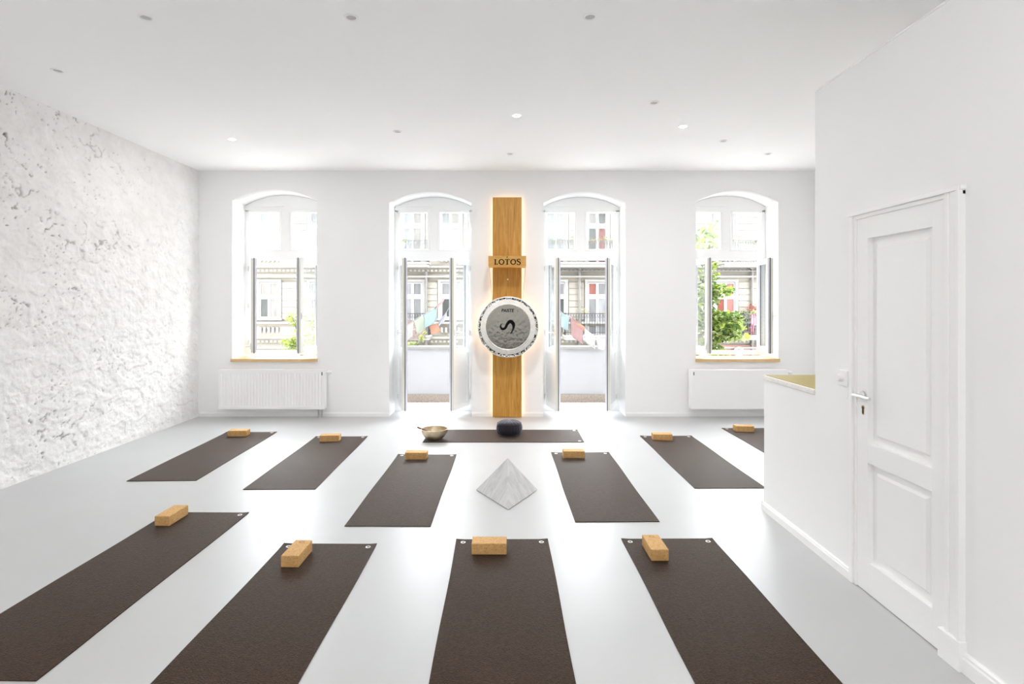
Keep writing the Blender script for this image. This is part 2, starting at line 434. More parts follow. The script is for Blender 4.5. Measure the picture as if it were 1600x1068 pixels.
M['leaf_d'] = leafmat('dark_green_leaf', (0.06, 0.105, 0.025))
M['leaf_p'] = leafmat('pale_green_leaf', (0.22, 0.26, 0.11))
M['flower_r'] = leafmat('salmon_red_blossom', (0.27, 0.11, 0.085))
M['flower_y'] = leafmat('yellow_green_blossom', (0.259, 0.245, 0.043))
M['bark'] = plain('grey_brown_bark', (0.09, 0.07, 0.055), 0.9, var=0.3, vscale=12)
M['pinkpaint'] = plain('pink_paint', (0.324, 0.130, 0.173), 0.5, var=0.05)
M['signwhite'] = plain('white_round_sign_face', (0.360, 0.360, 0.353), 0.5, var=0.05)

# ------------------------------------------------------------------ the room shell
XL, XR, YB, YF, ZC = -4.29, 4.29, 7.62, -2.6, 3.42
XP, YP, ZP = 1.965, 3.487, 2.92       # door partition: plane, end, top
YO = 8.14                             # outside face of the window wall
PXB = YB/F                            # metres per pixel on the window wall
def wx(px): return (px-CX)*PXB
def wz(py): return H-(py-HZ)*PXB

fl = MB(); fl.box(XL-0.3, XR+0.3, YF-0.3, YO, -0.25, 0.0)
tag(fl.build('floor', M['floor']), 'pale grey poured floor with a satin sheen', 'floor', kind='structure')
ce = MB(); ce.box(XL-0.3, XR+0.3, YF-0.3, YO, ZC, ZC+0.25)
tag(ce.build('ceiling', M['ceiling']), 'flat white ceiling with small recessed downlights', 'ceiling', kind='structure')

# rough left wall -----------------------------------------------------------
def perlin(x, y, seed):
    r = np.random.default_rng(seed)
    n = 256; ang = r.random((n, n))*2*np.pi; gx, gy = np.cos(ang), np.sin(ang)
    xi = np.floor(x).astype(int); yi = np.floor(y).astype(int); xf = x-xi; yf = y-yi
    u = xf*xf*xf*(xf*(xf*6-15)+10); v = yf*yf*yf*(yf*(yf*6-15)+10)
    def g(ix, iy, dx, dy): return gx[ix % n, iy % n]*dx+gy[ix % n, iy % n]*dy
    a = g(xi, yi, xf, yf); b = g(xi+1, yi, xf-1, yf); c = g(xi, yi+1, xf, yf-1); d = g(xi+1, yi+1, xf-1, yf-1)
    return (a*(1-u)+b*u)*(1-v)+(c*(1-u)+d*u)*v

def rough_wall():
    ys = np.concatenate([np.arange(YF, 3.4, 0.045), np.arange(3.4, YB-0.002, 0.0105), [YB]])
    zs = np.concatenate([np.arange(0, ZC, 0.0105), [ZC]])
    Y, Z = np.meshgrid(ys, zs, indexing='ij')
    wob = 0.5*perlin(Y/0.16, Z/0.16, 8)
    h = 0.014*perlin(Y/0.9, Z/0.9, 1)+0.009*perlin(Y/0.31, Z/0.27, 2)+0.006*perlin(Y/0.12+wob, Z/0.10, 3)+0.006*perlin(Y/0.05, Z/0.045, 4)+0.0035*perlin(Y/0.024, Z/0.022, 14)
    # flaked edges of old render: small steps
    h += 0.004*np.clip(perlin(Y/0.15+wob, Z/0.12, 5)*14, -1, 1)
    # cracks: thin, broken up, kept only in patches
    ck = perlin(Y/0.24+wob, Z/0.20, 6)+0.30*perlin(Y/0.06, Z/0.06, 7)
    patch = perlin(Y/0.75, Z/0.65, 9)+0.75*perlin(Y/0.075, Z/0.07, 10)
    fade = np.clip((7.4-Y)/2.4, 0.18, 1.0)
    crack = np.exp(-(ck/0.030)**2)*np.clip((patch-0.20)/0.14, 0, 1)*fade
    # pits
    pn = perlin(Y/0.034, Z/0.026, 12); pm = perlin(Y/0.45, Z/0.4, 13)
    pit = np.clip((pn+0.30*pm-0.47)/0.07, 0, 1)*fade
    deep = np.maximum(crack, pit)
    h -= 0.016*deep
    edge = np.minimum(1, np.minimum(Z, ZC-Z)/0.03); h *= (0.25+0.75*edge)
    pit_dark = np.clip(deep*(0.62+0.8*perlin(Y/0.3, Z/0.3, 15)), 0, 0.95)
    ny, nz = Y.shape
    V = np.stack([XL+h, Y, Z], -1).reshape(-1, 3)
    idx = np.arange(ny*nz).reshape(ny, nz)
    Fq = np.stack([idx[:-1, :-1], idx[1:, :-1], idx[1:, 1:], idx[:-1, 1:]], -1).reshape(-1, 4)
    me = bpy.data.meshes.new('wall_left')
    me.vertices.add(len(V)); me.vertices.foreach_set('co', V.ravel().astype(np.float32))
    me.loops.add(Fq.size); me.loops.foreach_set('vertex_index', Fq.ravel().astype(np.int32))
    me.polygons.add(len(Fq)); me.polygons.foreach_set('loop_start', np.arange(0, Fq.size, 4).astype(np.int32))
    me.polygons.foreach_set('use_smooth', np.ones(len(Fq), dtype=bool))
    me.update(calc_edges=True)
    at = me.attributes.new('pit_dark', 'FLOAT', 'POINT'); at.data.foreach_set('value', pit_dark.ravel().astype(np.float32))
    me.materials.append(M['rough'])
    o = bpy.data.objects.new('wall_left', me); COL.objects.link(o)
    tag(o, 'rough whitewashed masonry wall pitted with cracks', 'wall', kind='structure')
    bk = MB(); bk.box(XL-0.3, XL-0.045, YF-0.3, YO, 0, ZC)
    bk.build('masonry_core', M['wall'], o)
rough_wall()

# window wall with four arched openings --------------------------------------
OPEN = [  # x0, x1, sill z, spring z, crown z
    (wx(363), wx(495), 0.79, 3.005, 3.157),
    (wx(608), wx(737), 0.0, 2.975, 3.128),
    (wx(849), wx(977), 0.0, 2.975, 3.128),
    (wx(1087.5), wx(1216), 0.79, 2.985, 3.145),
]
NA = 20
def arch(o):
    x0, x1, zs, zp, zc = o
    c = (x0+x1)/2; hw = (x1-x0)/2; rise = zc-zp; R = (hw*hw+rise*rise)/(2*rise)
    return [(c+hw*t, zc-R+math.sqrt(max(R*R-(hw*t)**2, 0))) for t in np.linspace(-1, 1, NA+1)]

wb = MB()
def wall_sheet(mb, y):
    xs = XL-0.3
    for o in OPEN:
        x0, x1, zs, zp, zc = o
        mb.quad((xs, y, 0), (x0, y, 0), (x0, y, ZC), (xs, y, ZC))
        if zs > 0: mb.quad((x0, y, 0), (x1, y, 0), (x1, y, zs), (x0, y, zs))
        a = arch(o)
        for (xa, za), (xb, zb) in zip(a[:-1], a[1:]):
            mb.quad((xa, y, za), (xb, y, zb), (xb, y, ZC), (xa, y, ZC))
        xs = x1
    mb.quad((xs, y, 0), (XR+0.3, y, 0), (XR+0.3, y, ZC), (xs, y, ZC))
wall_sheet(wb, YB); wall_sheet(wb, YO)
for o in OPEN:
    x0, x1, zs, zp, zc = o
    wb.quad((x0, YB, zs), (x0, YO, zs), (x0, YO, zp), (x0, YB, zp))
    wb.quad((x1, YO, zs), (x1, YB, zs), (x1, YB, zp), (x1, YO, zp))
    if zs > 0: wb.quad((x0, YB, zs), (x1, YB, zs), (x1, YO, zs), (x0, YO, zs))
    a = arch(o)
    wb.add([(x, y, z) for y in (YB, YO) for x, z in a], [(i, i+1, NA+2+i, NA+1+i) for i in range(NA)], True)
tag(wb.build('wall_back', M['wall'], weld=True), 'smooth white wall pierced by four arched openings', 'wall', kind='structure')

# rest of the own building's street front: unseen, built up high to block sky light
ex = MB()
ex.box(-16, 16, 8.02, YO, ZC+0.25, 17.0); ex.box(-16, 16, 8.02, YO, -5.2, -0.25)
ex.box(-16, XL-0.3, 8.02, YO, -0.25, ZC+0.25); ex.box(XR+0.3, 16, 8.02, YO, -0.25, ZC+0.25)
ex.box(-16, 16, YF-0.6, 8.02, 16.8, 17.0)
tag(ex.build('wall_outside', M['plaster_w']), 'unseen outer street front of the house around the room, raised to block sky', 'wall', kind='structure')

wf = MB(); wf.box(XL-0.3, XR+0.3, YF-0.3, YF, 0, ZC)
tag(wf.build('wall_front', M['wall']), 'white end wall behind the viewer', 'wall', kind='structure')
wr = MB(); wr.box(XR, XR+0.3, YF-0.3, YO, 0, ZC)
tag(wr.build('wall_far_right', M['wall']), 'white far side wall behind the counter', 'wall', kind='structure')

# partition with the door, lower than the ceiling
DY0, DY1, DZ = 2.345, 3.112, 2.085       # casing outer limits on the partition
wp = MB()
wp.box(XP, XP+0.14, YF, DY0+0.06, 0, ZP); wp.box(XP, XP+0.14, DY1-0.03, YP, 0, ZP)
wp.box(XP, XP+0.14, DY0+0.06, DY1-0.03, DZ-0.03, ZP)
wp.box(XP+0.14, XR, YP-0.14, YP, 0, ZP)
wp.box(XP+0.14, XR, YF, YP-0.14, ZP-0.1, ZP)
tag(wp.build('wall_right', M['wall'], weld=False), 'plain white partition wall holding the panelled door', 'wall', kind='structure')
tc_ = MB(); tc_.box(XP-0.004, XP+0.15, YF, YP+0.004, ZP, ZP+0.012)
tag(tc_.build('trim_1', M['trim'], bevel=0.004), 'thin white capping along the top of the partition', 'trim', kind='structure')

# baseboards
def baseboard(name, label, T, a0, a1, h=0.065, d=0.016):
    mb = MB(); prof = [(0, 0), (d, 0), (d, h*0.72), (d*0.75, h*0.80), (d*0.75, h*0.92), (d*0.35, h), (0, h)]
    n = len(prof)
    vs = [T(p, z, a0) for p, z in prof]+[T(p, z, a1) for p, z in prof]
    mb.add(vs, [tuple(range(n))[::-1], tuple(range(n, 2*n))]+[(i, (i+1) % n, n+(i+1) % n, n+i) for i in range(n)])
    return mb
bb = MB()
def addmb(dst, src): dst.add(src.v, src.f)
xs = [XL]+[v for o in (OPEN[1], OPEN[2]) for v in (o[0], o[1])]+[XR]
segs = [(xs[0]+0.02, xs[1]), (xs[2], wx(769)), (wx(816), xs[3]), (xs[4], xs[5])]
for a0, a1 in segs: addmb(bb, baseboard('', '', lambda p, z, a: (a, YB-p, z), a0, a1, 0.06, 0.014))
tag(bb.build('baseboard_back', M['trim']), 'low white baseboard along the window wall', 'baseboard', kind='structure')
bb = MB()
addmb(bb, baseboard('', '', lambda p, z, a: (XP-p, a, z), DY1, 4.183, 0.065, 0.016))
addmb(bb, baseboard('', '', lambda p, z, a: (a, 4.18+p, z), XP-0.016, 3.3, 0.065, 0.016))
addmb(bb, baseboard('', '', lambda p, z, a: (XP-p, a, z), YF, DY0, 0.085, 0.020))
tag(bb.build('baseboard_right', M['trim']), 'moulded white baseboard along counter and partition', 'baseboard', kind='structure')

# ------------------------------------------------------------------ windows and balcony doors
YW = 8.0           # room face of the frames
def opening_unit(name, label, cat, o, leaf_z0, leaf_z1, th_l, th_r, is_door):
    x0, x1, zs, zp, zc = o; xc = (x0+x1)/2
    root = thing(name, (xc, YW, zs), label, cat, kind='structure')
    fr = MB(); J = 0.055
    z0 = zs+(0.035 if not is_door else 0.0)
    fr.box(x0, x0+J, YW, YW+0.08, z0, 2.93); fr.box(x1-J, x1, YW, YW+0.08, z0, 2.93)
    fr.box(x0+J, x1-J, YW, YW+0.08, z0, leaf_z0-0.005)
    fr.box(x0+J, x1-J, YW-0.02, YW+0.08, 2.205, 2.335)
    fr.box(xc-0.06, xc+0.06, YW-0.004, YW+0.08, 2.335, 2.92)
    a = [(x, z-0.002) for x, z in arch(o)]
    fr.prism([(x0+0.002, 2.915)]+a+[(x1-0.002, 2.915)], YW, YW+0.08)
    fr.build('frame', M['trim'], root)
    # raised moulding round the fan lights
    ml = MB(); lr = MB()
    for s in (-1, 1):
        xa, xb = (x0+J, xc-0.06) if s < 0 else (xc+0.06, x1-J)
        for (p, q, r_, t) in ((xa, xb, 2.335, 2.365), (xa, xb, 2.895, 2.925), (xa, xa+0.035, 2.365, 2.895), (xb-0.035, xb, 2.365, 2.895)):
            lr.box(p, q, YW-0.018, YW+0.05, r_, t)
    lr.build('fanlight_frame', M['trim'], root, bevel=0.006)
    ml.box(x0+0.015, xc-0.03, YW-0.022, YW, 2.985, 3.0)
    ml.build('blind_rail', M['trim'], root)
    for s in (-1, 1):
        xa, xb = (x0+J+0.03, xc-0.09) if s < 0 else (xc+0.09, x1-J-0.03)
        g = MB(); g.box(xa, xb, YW+0.02, YW+0.026, 2.36, 2.90); g.build('pane', M['glass_top'], root)
    # the two leaves, swung into the room
    W = (x1-x0)/2-J-0.002
    for s, th in ((1, th_l), (-1, th_r)):
        hx = x0+J if s > 0 else x1-J
        c, sn = math.cos(th), math.sin(th)
        def T(p, hx=hx, s=s, c=c, sn=sn):
            u, w, z = p
            return (hx+s*(c*u+sn*w), YW-0.004-sn*u+c*w, z)
        ls = MB(); lo = MB(); gk = MB()
        Rr = 0.075
        mid = 0.9 if is_door else None
        def ring(mb, i, y0, y1, rr):
            mb.box(i, rr, y0, y1, leaf_z0+i, leaf_z1-i, T); mb.box(W-rr, W-i, y0, y1, leaf_z0+i, leaf_z1-i, T)
            mb.box(rr, W-rr, y0, y1, leaf_z0+i, leaf_z0+rr, T); mb.box(rr, W-rr, y0, y1, leaf_z1-rr, leaf_z1-i, T)
        ring(ls, 0.0, 0.0, 0.030, Rr)
        if mid: ls.box(Rr, W-Rr, 0.0, 0.030, mid-0.04, mid+0.04, T)
        if mid: ls.box(Rr, W-Rr, 0.008, 0.022, leaf_z0+Rr, mid-0.04, T)
        leaf = ls.build('casement' if not is_door else 'door_leaf', M['trim'], root)
        ring(gk, 0.0, 0.030, 0.043, Rr); gk.build('gasket', M['gasket'], leaf)
        ring(lo, 0.008, 0.043, 0.070, Rr)
        if mid: lo.box(Rr, W-Rr, 0.040, 0.068, mid-0.04, mid+0.04, T); lo.box(Rr, W-Rr, 0.045, 0.060, leaf_z0+Rr, mid-0.04, T)
        lo.build('outer_rebate', M['sash_out'], leaf)
        es = MB(); es.box(W, W+0.003, 0.002, 0.026, leaf_z0+0.01, leaf_z1-0.01, T); es.build('lock_strip', M['sash_in'], leaf)
        g = MB(); g.box(Rr-0.01, W-Rr+0.01, 0.024, 0.030, (mid+0.03 if mid else leaf_z0+Rr-0.01), leaf_z1-Rr+0.01, T)
        g.build('pane', M['glass'], leaf)
        hz = 1.17 if is_door else (1.40 if s < 0 else 0.98)
        hd = MB(); hd.box(W-0.055, W-0.025, -0.012, 0.0, hz-0.04, hz+0.04, T)
        hd.tube([T((W-0.04, -0.008, hz)), T((W-0.04, -0.05, hz)), T((W-0.05, -0.055, hz)), T((W-0.15, -0.055, hz))], 0.008, 8)
        hd.build('handle', M['chrome'], leaf)
        for zz in (leaf_z0+0.12, (leaf_z0+leaf_z1)/2, leaf_z1-0.12):
            hg = MB(); hg.tube([T((-0.004, -0.008, zz-0.035)), T((-0.004, -0.008, zz+0.035))], 0.008, 8)
            hg.build('hinge', M['chrome'], leaf)
    return root
D = math.radians
w1 = opening_unit('window_1', 'tall arched window nearest the rough wall, both casements open', 'window', OPEN[0], 0.885, 2.2, D(62), D(77), False)
opening_unit('door_1', 'open glazed balcony door to the left of the gong', 'door', OPEN[1], 0.095, 2.2, D(73), D(69), True)
opening_unit('door_2', 'open glazed balcony door to the right of the gong', 'door', OPEN[2], 0.095, 2.2, D(78), D(70), True)
w4 = opening_unit('window_2', 'tall arched window nearest the counter, both casements open', 'window', OPEN[3], 0.885, 2.2, D(84), D(81), False)
for nm, o, lb in (('window_sill', OPEN[0], 'oak window sill above the ribbed radiator'), ('window_sill', OPEN[3], 'oak window sill above the flat radiator')):
    s = MB(); s.box(o[0]-0.012, o[1]+0.012, YB-0.035, YB-0.0005, 0.762, 0.806); s.box(o[0]+0.001, o[1]-0.001, YB-0.001, YW, 0.791, 0.806)
    tag(s.build(nm, M['sill'], origin=((o[0]+o[1])/2, YB, 0.762), bevel=0.003), lb, 'window sill', 'oak window sills')

# ------------------------------------------------------------------ inner door on the partition
d3 = thing('door_3', (XP, 2.75, 0), 'white two panel door with lever handle on the partition', 'door', kind='structure')
cs = MB()
def casing(mb, y0, y1, z0, z1, prof):
    for (a, b, t) in prof: mb.box(XP-t, XP+0.02, y0+(y1-y0)*a, y0+(y1-y0)*b, z0, z1)
casing(cs, 2.345, 2.452, 0.13, DZ, [(0, 0.13, 0.030), (0.13, 0.32, 0.022), (0.32, 0.62, 0.016), (0.62, 0.82, 0.022), (0.82, 1, 0.012)])
cs.box(XP-0.034, XP+0.02, 2.338, 2.456, 0, 0.13)
casing(cs, 3.064, 3.112, 0.0, DZ, [(0, 0.4, 0.012), (0.4, 1, 0.022)])
cs.box(XP-0.014, XP+0.02, 2.345, 3.112, 2.045, 2.066); cs.box(XP-0.026, XP+0.02, 2.338, 3.116, 2.066, DZ)
cs.build('door_casing', M['trim'], d3, bevel=0.003)
lf = MB(); L0, L1 = 2.452, 3.064
ST0, ST1 = 2.524, 2.975                 # inner edges of the stiles
lf.box(XP-0.004, XP+0.04, L0, ST0, 0.004, 2.0455); lf.box(XP-0.004, XP+0.04, ST1, L1, 0.004, 2.0455)
for z0, z1 in ((0.004, 0.172), (0.711, 0.817), (1.931, 2.0455)): lf.box(XP-0.004, XP+0.04, ST0, ST1, z0, z1)
leaf = lf.build('door_leaf', M['trim'], d3, bevel=0.001)
for z0, z1 in ((0.172, 0.711), (0.817, 1.931)):
    p = MB(); b = 0.055; xf, xb_ = XP+0.010, XP+0.026
    ring_o = [(ST0, z0), (ST1, z0), (ST1, z1), (ST0, z1)]; ring_i = [(ST0+b, z0+b), (ST1-b, z0+b), (ST1-b, z1-b), (ST0+b, z1-b)]
    ring_k = [(ST0+b-0.012, z0+b-0.012), (ST1-b+0.012, z0+b-0.012), (ST1-b+0.012, z1-b+0.012), (ST0+b-0.012, z1-b+0.012)]
    vs = [(xb_, y, z) for y, z in ring_o]+[(xb_-0.003, y, z) for y, z in ring_k]+[(xf, y, z) for y, z in ring_i]
    p.add(vs, [(i, (i+1) % 4, 4+(i+1) % 4, 4+i) for i in range(4)]+[(4+i, 4+(i+1) % 4, 8+(i+1) % 4, 8+i) for i in range(4)]+[(8, 9, 10, 11)])
    p.build('door_panel', M['trim'], leaf)
hd = MB(); hy, hz = 3.012, 1.072
hd.tube([(XP-0.004, hy, hz), (XP-0.012, hy, hz)], 0.024, 20)
hd.tube([(XP-0.010, hy, hz), (XP-0.052, hy, hz)], 0.009, 12)
hd.tube([(XP-0.052, hy+0.012, hz), (XP-0.052, hy-0.125, hz)], 0.0095, 14)
tag(hd.build('door_handle', M['chrome'], d3), 'brushed metal lever handle')
kh = MB()
kpts = [(hy+0.0085*math.cos(t), 1.003+0.0085*math.sin(t)) for t in np.linspace(-0.25*PI, 1.25*PI, 14)]+[(hy-0.006, 0.975), (hy-0.004, 0.971), (hy+0.004, 0.971), (hy+0.006, 0.975)]
kh.prism(kpts, XP-0.0065, XP-0.003, 'x'); tag(kh.build('keyhole', M['darkmetal'], d3), 'dark keyhole')
kr = MB()
kr.prism([(hy+(y-hy)*1.5, 0.99+(z-0.99)*1.28) for y, z in kpts], XP-0.0052, XP-0.003, 'x')
tag(kr.build('keyhole_plate', plain('old_brass', (0.55, 0.38, 0.16), 0.4, metal=0.9, var=0.1, vscale=50), d3), 'thin brass keyhole surround')

# ------------------------------------------------------------------ counter
ct = thing('counter', (XP, 3.84, 0), 'waist high white counter with ochre top beside the partition', 'counter')
c_ = MB(); c_.box(XP, 3.3, YP+0.0006, 4.18, 0, 0.995); c_.build('counter_body', M['wall'], ct)
c_ = MB(); c_.box(XP-0.008, 3.31, YP+0.0006, 4.19, 0.995, 1.027); tag(c_.build('counter_edge', M['terrazzo'], ct, bevel=0.003), 'pale speckled counter slab')
c_ = MB(); c_.box(XP+0.014, 3.30, YP+0.004, 4.176, 1.027, 1.031); tag(c_.build('counter_top', M['gold'], ct), 'ochre yellow counter surface')

# ------------------------------------------------------------------ radiators
def radiator(px0, px1, ribbed, label, valve_right):
    y0, y1 = 7.49, 7.585
    x0, x1 = (px0-CX)*y0/F, (px1-CX)*y0/F
    z0, z1 = 0.124, 0.665
    r = thing('radiator', ((x0+x1)/2, y1, z0), label, 'radiator', 'radiators under the windows')
    b = MB(); b.box(x0+0.01, x1-0.01, y0+0.012, y0+0.03, z0+0.012, z1-0.012); b.box(x0+0.02, x1-0.02, y1-0.02, y1, z0+0.02, z1-0.02)
    b.box(x0+0.03, x1-0.03, y0+0.03, y1-0.02, z0+0.05, z0+0.09); b.box(x0+0.03, x1-0.03, y0+0.03, y1-0.02, z1-0.09, z1-0.05)
    b.build('core', M['radiator'], r)
    f = MB()
    if ribbed:
        n = 33; p = (x1-x0-0.06)/n; pts = []
        xa = x0+0.03
        zA, zB = z0+0.045, z1-0.05
        cols = [(x0, y0+0.004), (xa, y0+0.004)]
        for i in range(n):
            u = xa+i*p
            cols += [(u+p*0.12, y0+0.004), (u+p*0.28, y0+0.013), (u+p*0.55, y0+0.013), (u+p*0.72, y0+0.004)]
        cols += [(x1, y0+0.004)]
        for (ua, ya), (ub, yb) in zip(cols[:-1], cols[1:]):
            f.quad((ua, ya, zA), (ub, yb, zA), (ub, yb, zB), (ua, ya, zB))
        f.box(x0, x1, y0+0.002, y0+0.014, z0, zA); f.box(x0, x1, y0+0.002, y0+0.014, zB, z1)
        f.build('ribbed_front', M['radiator'], r, fixn=False)
    else:
        f.box(x0, x1, y0, y0+0.014, z0, z1); f.build('flat_front', M['radiator'], r, bevel=0.005)
    for xa in (x0, x1-0.012):
        sp = MB(); sp.box(xa, xa+0.012, y0+0.006, y1, z0+0.01, z1); sp.build('side_cover', M['radiator'], r, bevel=0.003)
    g = MB(); n = 40
    for i in range(n): 
        u = x0+0.02+(x1-x0-0.04)*i/n; g.box(u, u+(x1-x0)/n*0.6, y0+0.016, y1-0.004, z1-0.004, z1)
    g.box(x0, x1, y0+0.010, y0+0.018, z1-0.006, z1+0.002); g.box(x0, x1, y1-0.006, y1, z1-0.006, z1+0.002)
    g.build('top_grille', M['radiator'], r)
    xv = x1+0.004 if valve_right else x1
    v = MB(); v.tube([(xv, y0+0.05, z1-0.04), (xv+0.03, y0+0.05, z1-0.04)], 0.012, 12)
    v.tube([(xv+0.03, y0+0.05, z1-0.04), (xv+0.075, y0+0.05, z1-0.04)], [0.022, 0.019], 16)
    v.build('thermostat_knob', M['plastic'], r)
    xs_ = x1-0.075 if valve_right else x0+0.02
    ar = MB(); u = x1-0.035 if valve_right else x0+0.045
    ar.box(u-0.006, u+0.006, y0-0.003, y0+0.004, z1-0.075, z1-0.03); tag(ar.build('vent_screw', M['gasket'], r), 'small dark vent slot')
    if valve_right:
        for xp in (x1-0.10, x1-0.05):
            pp = MB(); pp.tube([(xp, y0+0.05, z0+0.02), (xp, y0+0.05, z0-0.001), (xp, y0+0.05, z0-0.002), (xp, y0+0.05, z0-0.03), (xp, y0+0.05, z0-0.031), (xp, y0+0.05, 0.0)], [0.009, 0.009, 0.016, 0.016, 0.009, 0.009], 10)
            pp.build('supply_pipe', M['chrome'], r)
    for xa in (x0+0.2, x1-0.24):
        br = MB(); br.box(xa, xa+0.04, y1, YB, z0+0.1, z1-0.1); br.build('wall_bracket', M['radiator'], r)
    return r
radiator(341, 507, True, 'white ribbed radiator under the window beside the rough wall', True)
radiator(1079, 1231, False, 'white flat fronted radiator partly hidden by the counter', False)

# ------------------------------------------------------------------ switches
sw = thing('light_switch', (wx(587), YB, wz(525.5)), 'small white rocker switch on the wall left of the balcony doors', 'switch')
q = MB(); x_, z_ = wx(587), wz(525.5)
q.box(x_-0.04, x_+0.04, YB-0.009, YB, z_-0.04, z_+0.04); q.build('switch_plate', M['plastic'], sw, bevel=0.003)
q = MB(); q.add([(x_-0.03, YB-0.010, z_-0.03), (x_+0.03, YB-0.010, z_-0.03), (x_+0.03, YB-0.015, z_+0.03), (x_-0.03, YB-0.015, z_+0.03), (x_-0.03, YB-0.008, z_-0.03), (x_+0.03, YB-0.008, z_-0.03), (x_+0.03, YB-0.008, z_+0.03), (x_-0.03, YB-0.008, z_+0.03)],
      [(0, 1, 2, 3), (0, 4, 5, 1), (1, 5, 6, 2), (2, 6, 7, 3), (3, 7, 4, 0)]); q.build('rocker', M['plastic'], sw)
dm = thing('dimmer_switch', (XP, 3.172, 1.146), 'white rotary dimmer on the partition next to the panelled door', 'switch')
q = MB(); q.box(XP-0.024, XP, 3.131, 3.213, 1.100, 1.190); q.build('dimmer_plate', M['plastic'], dm, bevel=0.004)
q = MB(); q.tube([(XP-0.022, 3.172, 1.146), (XP-0.044, 3.172, 1.146), (XP-0.047, 3.172, 1.146)], [0.022, 0.020, 0.016], 24); q.build('dimmer_knob', M['plastic'], dm)
q = MB(); q.tube([(XP-0.006, 3.136, 1.101), (XP-0.008, 3.137, 1.07), (XP-0.008, 3.140, 1.045), (XP-0.009, 3.150, 1.03), (XP-0.010, 3.156, 1.028)], 0.0018, 6); q.build('dimmer_cord', M['plastic'], dm)

# ------------------------------------------------------------------ wood panel, sign, gong
PY = 7.545
pan = thing('wood_panel', (0.004, PY, 0), 'tall oak plank panel on the wall behind the gong', 'panel')
px0, px1 = (769.7-CX)*PY/F, (815-CX)*PY/F
ztop = H+(HZ-308)*PY/F
b = MB(); b.box(px0, px1, PY, PY+0.032, 0.006, ztop); b.build('plank', M['oak'], pan, bevel=0.002)
for za in (0.3, 2.6):
    b = MB(); b.box(px0+0.08, px1-0.08, PY+0.032, YB, za, za+0.1); b.build('mounting_batten', M['oak'], pan)
b = MB()
b.box(px0+0.022, px0+0.032, PY+0.032, PY+0.036, 0.02, ztop-0.03); b.box(px1-0.032, px1-0.022, PY+0.032, PY+0.036, 0.02, ztop-0.03)
b.box(px0+0.032, px1-0.032, PY+0.032, PY+0.036, ztop-0.04, ztop-0.03)
tag(b.build('led_strip', M['led'], pan), 'warm glowing LED strip behind the plank')
GX, GY, GZ, GR = 0.017, 7.33, 1.258, 0.4144
ring = MB(); n = 48
tz = lambda v: (GX+v[0], PY-0.012+v[2], GZ+v[1])
ring.lathe([(0.30+0.008*math.cos(t), 0.008*math.sin(t)) for t in np.linspace(0, 2*PI, 9)], n, tz)
tag(ring.build('led_ring', M['ledring'], pan), 'warm glowing ring light behind the gong')
hk = MB(); hk.tube([(0.012, PY, 1.905), (0.012, PY-0.012, 1.905)], 0.010, 12); hk.build('screw_cap', M['plastic'], pan)

SYF = 7.19
sg = thing('wooden_sign', (0.004, SYF, 2.06), 'oak sign block lettered LOTOS that carries the gong', 'sign')
sx0, sx1 = (763-CX)*SYF/F, (822-CX)*SYF/F; sz0, sz1 = 2.061, 2.198
b = MB(); b.box(sx0, sx1, SYF, PY-0.001, sz0, sz1); b.build('block', M['oak_h'], sg, bevel=0.002)
u_ = SYF/F/21.33
def LX(z): return (755+z/21.33-CX)*SYF/F
def LZ(z): return H-(390+z/21.33-HZ)*SYF/F
def stroke(pts, ws, n_out):
    """tapered ribbon along a centre line, as a closed polygon"""
    P = [Vector((a, b_)) for a, b_ in pts]
    l, r = [], []
    for i, p in enumerate(P):
        d = (P[min(i+1, len(P)-1)]-P[max(i-1, 0)]).normalized(); nn = Vector((-d.y, d.x))
        l.append(p+nn*ws[i]/2); r.append(p-nn*ws[i]/2)
    return l, r
def spline(pts, k=6):
    out = []; P = [Vector(p) for p in pts]
    for i in range(len(P)-1):
        p0, p1, p2, p3 = P[max(i-1, 0)], P[i], P[i+1], P[min(i+2, len(P)-1)]
        for j in range(k):
            t = j/k
            out.append(0.5*((2*p1)+(p2-p0)*t+(2*p0-5*p1+4*p2-p3)*t*t+(3*p1-p0-3*p2+p3)*t**3))
    out.append(P[-1]); return out
def ribbon(mb, pts, ws, map2, y0, y1, k=6):
    c = spline([(p[0], p[1]) for p in pts], k); w = [v.x for v in spline([(a, 0) for a in ws], k)]
    l, r = stroke(c, w, None)
    for i in range(len(c)-1):
        qd = [l[i], l[i+1], r[i+1], r[i]]
        q3 = [map2(v) for v in qd]
        mb.add([(a, y0, z) for a, z in q3]+[(a, y1, z) for a, z in q3], [(0, 1, 2, 3), (4, 7, 6, 5), (0, 4, 5, 1), (3, 2, 6, 7)]+([(0, 3, 7, 4)] if i == 0 else [])+([(1, 5, 6, 2)] if i == len(c)-2 else []))
m2 = lambda v: (LX(v[0]), LZ(v[1]))
y0, y1 = SYF-0.0022, SYF
def rect(mb, a, b_, c, d):
    mb.box(min(LX(a), LX(b_)), max(LX(a), LX(b_)), y0, y1, min(LZ(c), LZ(d)), max(LZ(c), LZ(d)))
lt = MB(); rect(lt, 384, 424, 325, 483); rect(lt, 364, 442, 312, 330); rect(lt, 364, 490, 476, 497); rect(lt, 470, 490, 450, 482); lt.build('letter', M['burnt'], sg)
